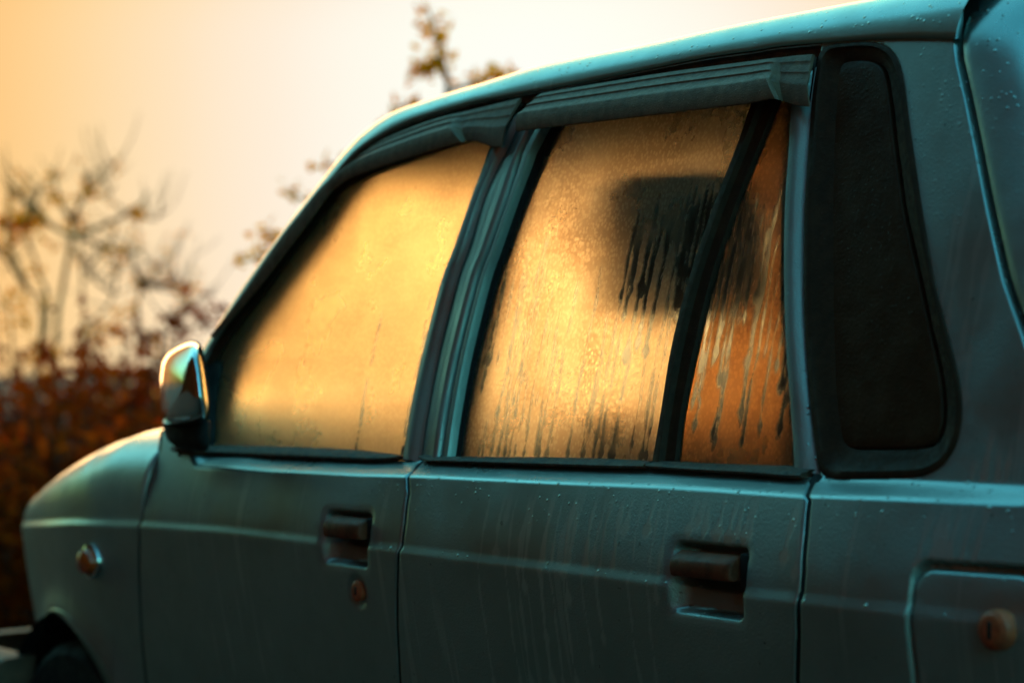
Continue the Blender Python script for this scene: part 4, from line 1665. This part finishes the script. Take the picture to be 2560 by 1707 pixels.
dense_bush(21, -90, 6.4, .95, .55, 'dark red-brown bush at the left edge beside the bumper')
dense_bush(22, 90, 6.9, 1.00, .55, 'rust-brown leafy bush rising just left of the bonnet nose')
dense_bush(23, 230, 7.4, 1.02, .5, 'brown twiggy bush showing above the curve of the bonnet')
dense_bush(24, 345, 7.8, 1.10, .5, 'brown bush with broad leaves directly left of the chrome mirror', leaves=3000)
dense_bush(25, 480, 8.6, 1.02, .5, 'low brown bush half hidden behind the chrome mirror', leaves=2400)
def traced_shrub(seed, px, depth, label, stems, clumps, wood='bark_pale', leaf='leaf_gold', twigs=30):
    """shrub whose main stems follow the photograph's, grown at their own distance with depth of their own"""
    base = ground_at(px, depth)
    P = Plant(seed)

    def at(a, b, dd):
        return Vector(CAM + (depth + dd) * ray(a, b) - base)
    allp = []
    for i, (r0, r1, pts) in enumerate(stems):
        dz = P.r.uniform(-.25, .25)
        p3 = [tuple(at(a, b, dz + .06 * math.sin(k * 1.7 + i))) for k, (a, b) in enumerate(pts)]
        if pts[0][1] > 780:                                  # rises from the ground
            p3 = [(P.r.uniform(-.15, .15), P.r.uniform(-.15, .15), 0)] + p3
        q = smooth_poly(p3, 26)
        P.tube(q.tolist(), r0, r1, 6)
        allp += [Vector(v) for v in q[6:]]
    for (a, b, rad, n) in clumps:
        dz = P.r.uniform(-.1, .1)
        P.clump(at(a, b, dz), int(n * .6), rad, .034)
    for _ in range(twigs):
        p = P.r.choice(allp)
        b = P.r.uniform(0, 6.28)
        t, _d = P.branch(p, (math.cos(b), math.sin(b), P.r.uniform(-.1, .8)), P.r.uniform(.08, .28), .0035, P.r.uniform(.2, 1.6), 7, .1)
        if P.r.random() < .3:
            P.clump(t[5], 4, .025, .03)
    return P.build('tall_shrub', base, label, 'shrub', 'tall thin shrubs behind the bonnet', M[wood], M[leaf])


dense_bush(26, 655, 8.4, 1.0, .35, 'golden-leaved bush glowing behind the front window next to the mirror', leaves=2600, leafmat='leaf_gold')  # added to bring an orange glow into the front window
traced_shrub(31, 40, 8.4, 'tall shrub with a bushy leaf tuft at the left edge',
             [(.014, .005, [(104, 840), (66, 723), (54, 681), (25, 623), (17, 557), (25, 474), (8, 441)]), (.012, .005, [(110, 850), (95, 677), (72, 610), (62, 557), (66, 500)]),
              (.009, .004, [(178, 599), (170, 586), (124, 561), (91, 516), (62, 507), (25, 470)]), (.009, .004, [(30, 850), (5, 760), (-20, 700)]), (.009, .004, [(66, 723), (10, 640), (-30, 610)]),
              (.007, .003, [(62, 557), (85, 510), (98, 480)])],
             [(62, 557, .055, 130), (40, 560, .04, 60), (85, 550, .04, 60), (95, 677, .03, 20), (60, 740, .05, 40), (20, 620, .04, 30), (120, 880, .05, 50), (45, 800, .06, 50), (5, 560, .05, 50)], twigs=55)
traced_shrub(32, 165, 8.8, 'tallest bare shrub with upswept curved branches',
             [(.016, .008, [(140, 860), (153, 744), (166, 661), (178, 599), (182, 561)]), (.010, .005, [(182, 561), (170, 540), (157, 516), (140, 470), (133, 425)]), (.010, .005, [(182, 561), (190, 530), (207, 499), (224, 474)]),
              (.007, .004, [(224, 474), (245, 458), (265, 445), (277, 425), (282, 408)]), (.006, .003, [(224, 480), (245, 489), (269, 487), (290, 462)]), (.010, .005, [(182, 592), (232, 574), (290, 549), (332, 524), (356, 507), (369, 478)]),
              (.007, .003, [(332, 526), (344, 536), (381, 549), (410, 528)]), (.009, .004, [(186, 590), (232, 607), (282, 623), (332, 632), (369, 615)]), (.010, .004, [(207, 868), (208, 760), (203, 640), (199, 582), (195, 491)]),
              (.007, .003, [(224, 474), (212, 450), (206, 425)])],
             [(178, 563, .03, 30), (224, 480, .045, 50), (153, 497, .03, 24), (135, 500, .02, 10), (340, 541, .035, 34), (338, 525, .02, 14), (137, 623, .03, 16), (286, 632, .03, 20), (195, 485, .015, 8)], twigs=34)
traced_shrub(33, 320, 9.2, 'thin upright shrub between the tallest shrub and the mirror',
             [(.014, .006, [(344, 850), (348, 748), (352, 711), (335, 670), (327, 620)]), (.009, .004, [(352, 711), (414, 711), (450, 712), (477, 719)]), (.008, .003, [(352, 715), (420, 725), (456, 744), (489, 769)]),
              (.012, .004, [(215, 868), (232, 806), (265, 773), (286, 735), (290, 681), (286, 619)]), (.008, .003, [(352, 711), (375, 690), (395, 660)]), (.008, .003, [(290, 690), (310, 650), (318, 610)]), (.008, .003, [(286, 735), (240, 700), (215, 640)])],
             [(352, 711, .05, 60), (472, 719, .04, 40), (427, 706, .03, 22), (286, 632, .03, 18), (470, 760, .04, 30), (273, 827, .07, 70), (390, 856, .05, 50), (300, 780, .04, 26), (330, 760, .03, 20)], wood='bark', twigs=60)
traced_shrub(34, 425, 7.6, 'short dark sprig with small leaves just above the chrome mirror',
             [(.012, .006, [(405, 900), (423, 839), (431, 785)]), (.007, .003, [(440, 900), (460, 847), (489, 814), (530, 818)]), (.007, .003, [(423, 839), (445, 830), (455, 800)]), (.007, .003, [(380, 890), (360, 850), (350, 815)])],
             [(424, 800, .035, 30), (440, 820, .02, 12), (356, 839, .05, 40), (500, 800, .05, 40), (540, 780, .05, 40)], wood='bark', leaf='leaf_dry', twigs=34)


def leafy_tree():
    """young tree behind the car whose leafy tips show over the roof line"""
    D = 6.6
    base = ground_at(1010, D)
    P = Plant(41)

    def at(px, py, dd=0.0):
        p = CAM + (D + dd) * ray(px, py)
        return Vector(p - base)
    trunk = [at(1010, 1560), at(1000, 1200), at(1020, 900), at(1040, 600), at(1090, 420), at(1110, 300)]
    P.tube(smooth_poly([tuple(t) for t in trunk], 20).tolist(), .035, .012, 7)
    tips = [[(1110, 300), (1118, 215), (1100, 130), (1085, 70), (1070, 25)], [(1118, 230), (1170, 215), (1230, 196), (1265, 190)], [(1100, 140), (1075, 175), (1052, 172)],
            [(1040, 600), (980, 420), (1005, 290), (1060, 262), (985, 272)], [(1020, 900), (900, 560), (860, 430), (830, 408), (805, 425)], [(1000, 1000), (850, 620), (780, 520), (745, 490), (722, 470)],
            [(1000, 1100), (800, 720), (700, 640), (640, 645), (597, 655)], [(860, 690), (690, 590), (672, 610)]]
    for i, t in enumerate(tips):
        pts = smooth_poly([tuple(at(a, b, (i % 3 - 1) * .12 * k / len(t))) for k, (a, b) in enumerate(t)], 22)
        P.tube(pts.tolist(), .009, .003, 5)
        lo = 8 if i in (0, 2) else (13 if i > 2 else 10)
        for q in pts[lo:]:
            P.clump(q, 5, .032, .034)
    e = P.build('young_tree', base, 'young tree with golden leafy tips showing above the car roof', 'tree', 'trees behind the car', M['bark_pale'], M['leaf_sprig'], stem='trunk', crown='crown')
    del e['group']


leafy_tree()


def sky_blocker_hedge():
    """tall dark hedge along the other side of the lane, behind the camera; it shows only as the dark band mirrored in the paint and chrome"""
    r = np.random.default_rng(3)
    n = 190000
    path = smooth_poly([(6.0, -4.3), (4.0, -4.2), (1.0, -4.1), (-2, -4.0), (-6, -4.0), (-9.5, -3.9), (-12.2, -3.3), (-14.0, -2.4)], 200)
    t = r.random(n) * 199
    k = np.minimum(t.astype(int), 198)
    f = (t - k)[:, None]
    p = path[k] * (1 - f) + path[k + 1] * f
    g = path[k + 1] - path[k]
    nrm = np.stack([g[:, 1], -g[:, 0]], -1) / np.linalg.norm(g, axis=1)[:, None]
    nrm *= np.sign(nrm[:, 1] + nrm[:, 0])[:, None] * -1
    h = 8.8 - 2.2 * np.clip((t - 165) / 30, 0, 1) + .6 * np.sin(t * .17) + .5 * np.sin(t * .41 + 1)
    z = r.random(n) ** .85 * h
    d_ = r.random(n) ** 1.5 * 2.2 * (1 - .2 * z / h) + .25 * np.sin(t * .5 + z * 2)
    x, y = p[:, 0] + nrm[:, 0] * d_, p[:, 1] + nrm[:, 1] * d_
    c = np.stack([x, y, z], -1)
    d = r.normal(size=(n, 3))
    d /= np.linalg.norm(d, axis=1)[:, None]
    u = np.cross(d, r.normal(size=(n, 3)))
    u /= np.linalg.norm(u, axis=1)[:, None]
    L = r.uniform(.10, .22, n)[:, None]
    V = np.stack([c - d * L, c + u * L * .55, c + d * L, c - u * L * .55], 1).reshape(-1, 3)
    F = np.arange(4 * n).reshape(-1, 4)
    o = mesh_obj('hedge', V, F, M['leaf_hedge'], None, origin=(0, 0, 0), smooth=False)
    o['kind'] = 'stuff'
    o['label'] = 'tall dark hedge across the lane, mirrored in the car'
    o['category'] = 'hedge'


sky_blocker_hedge()
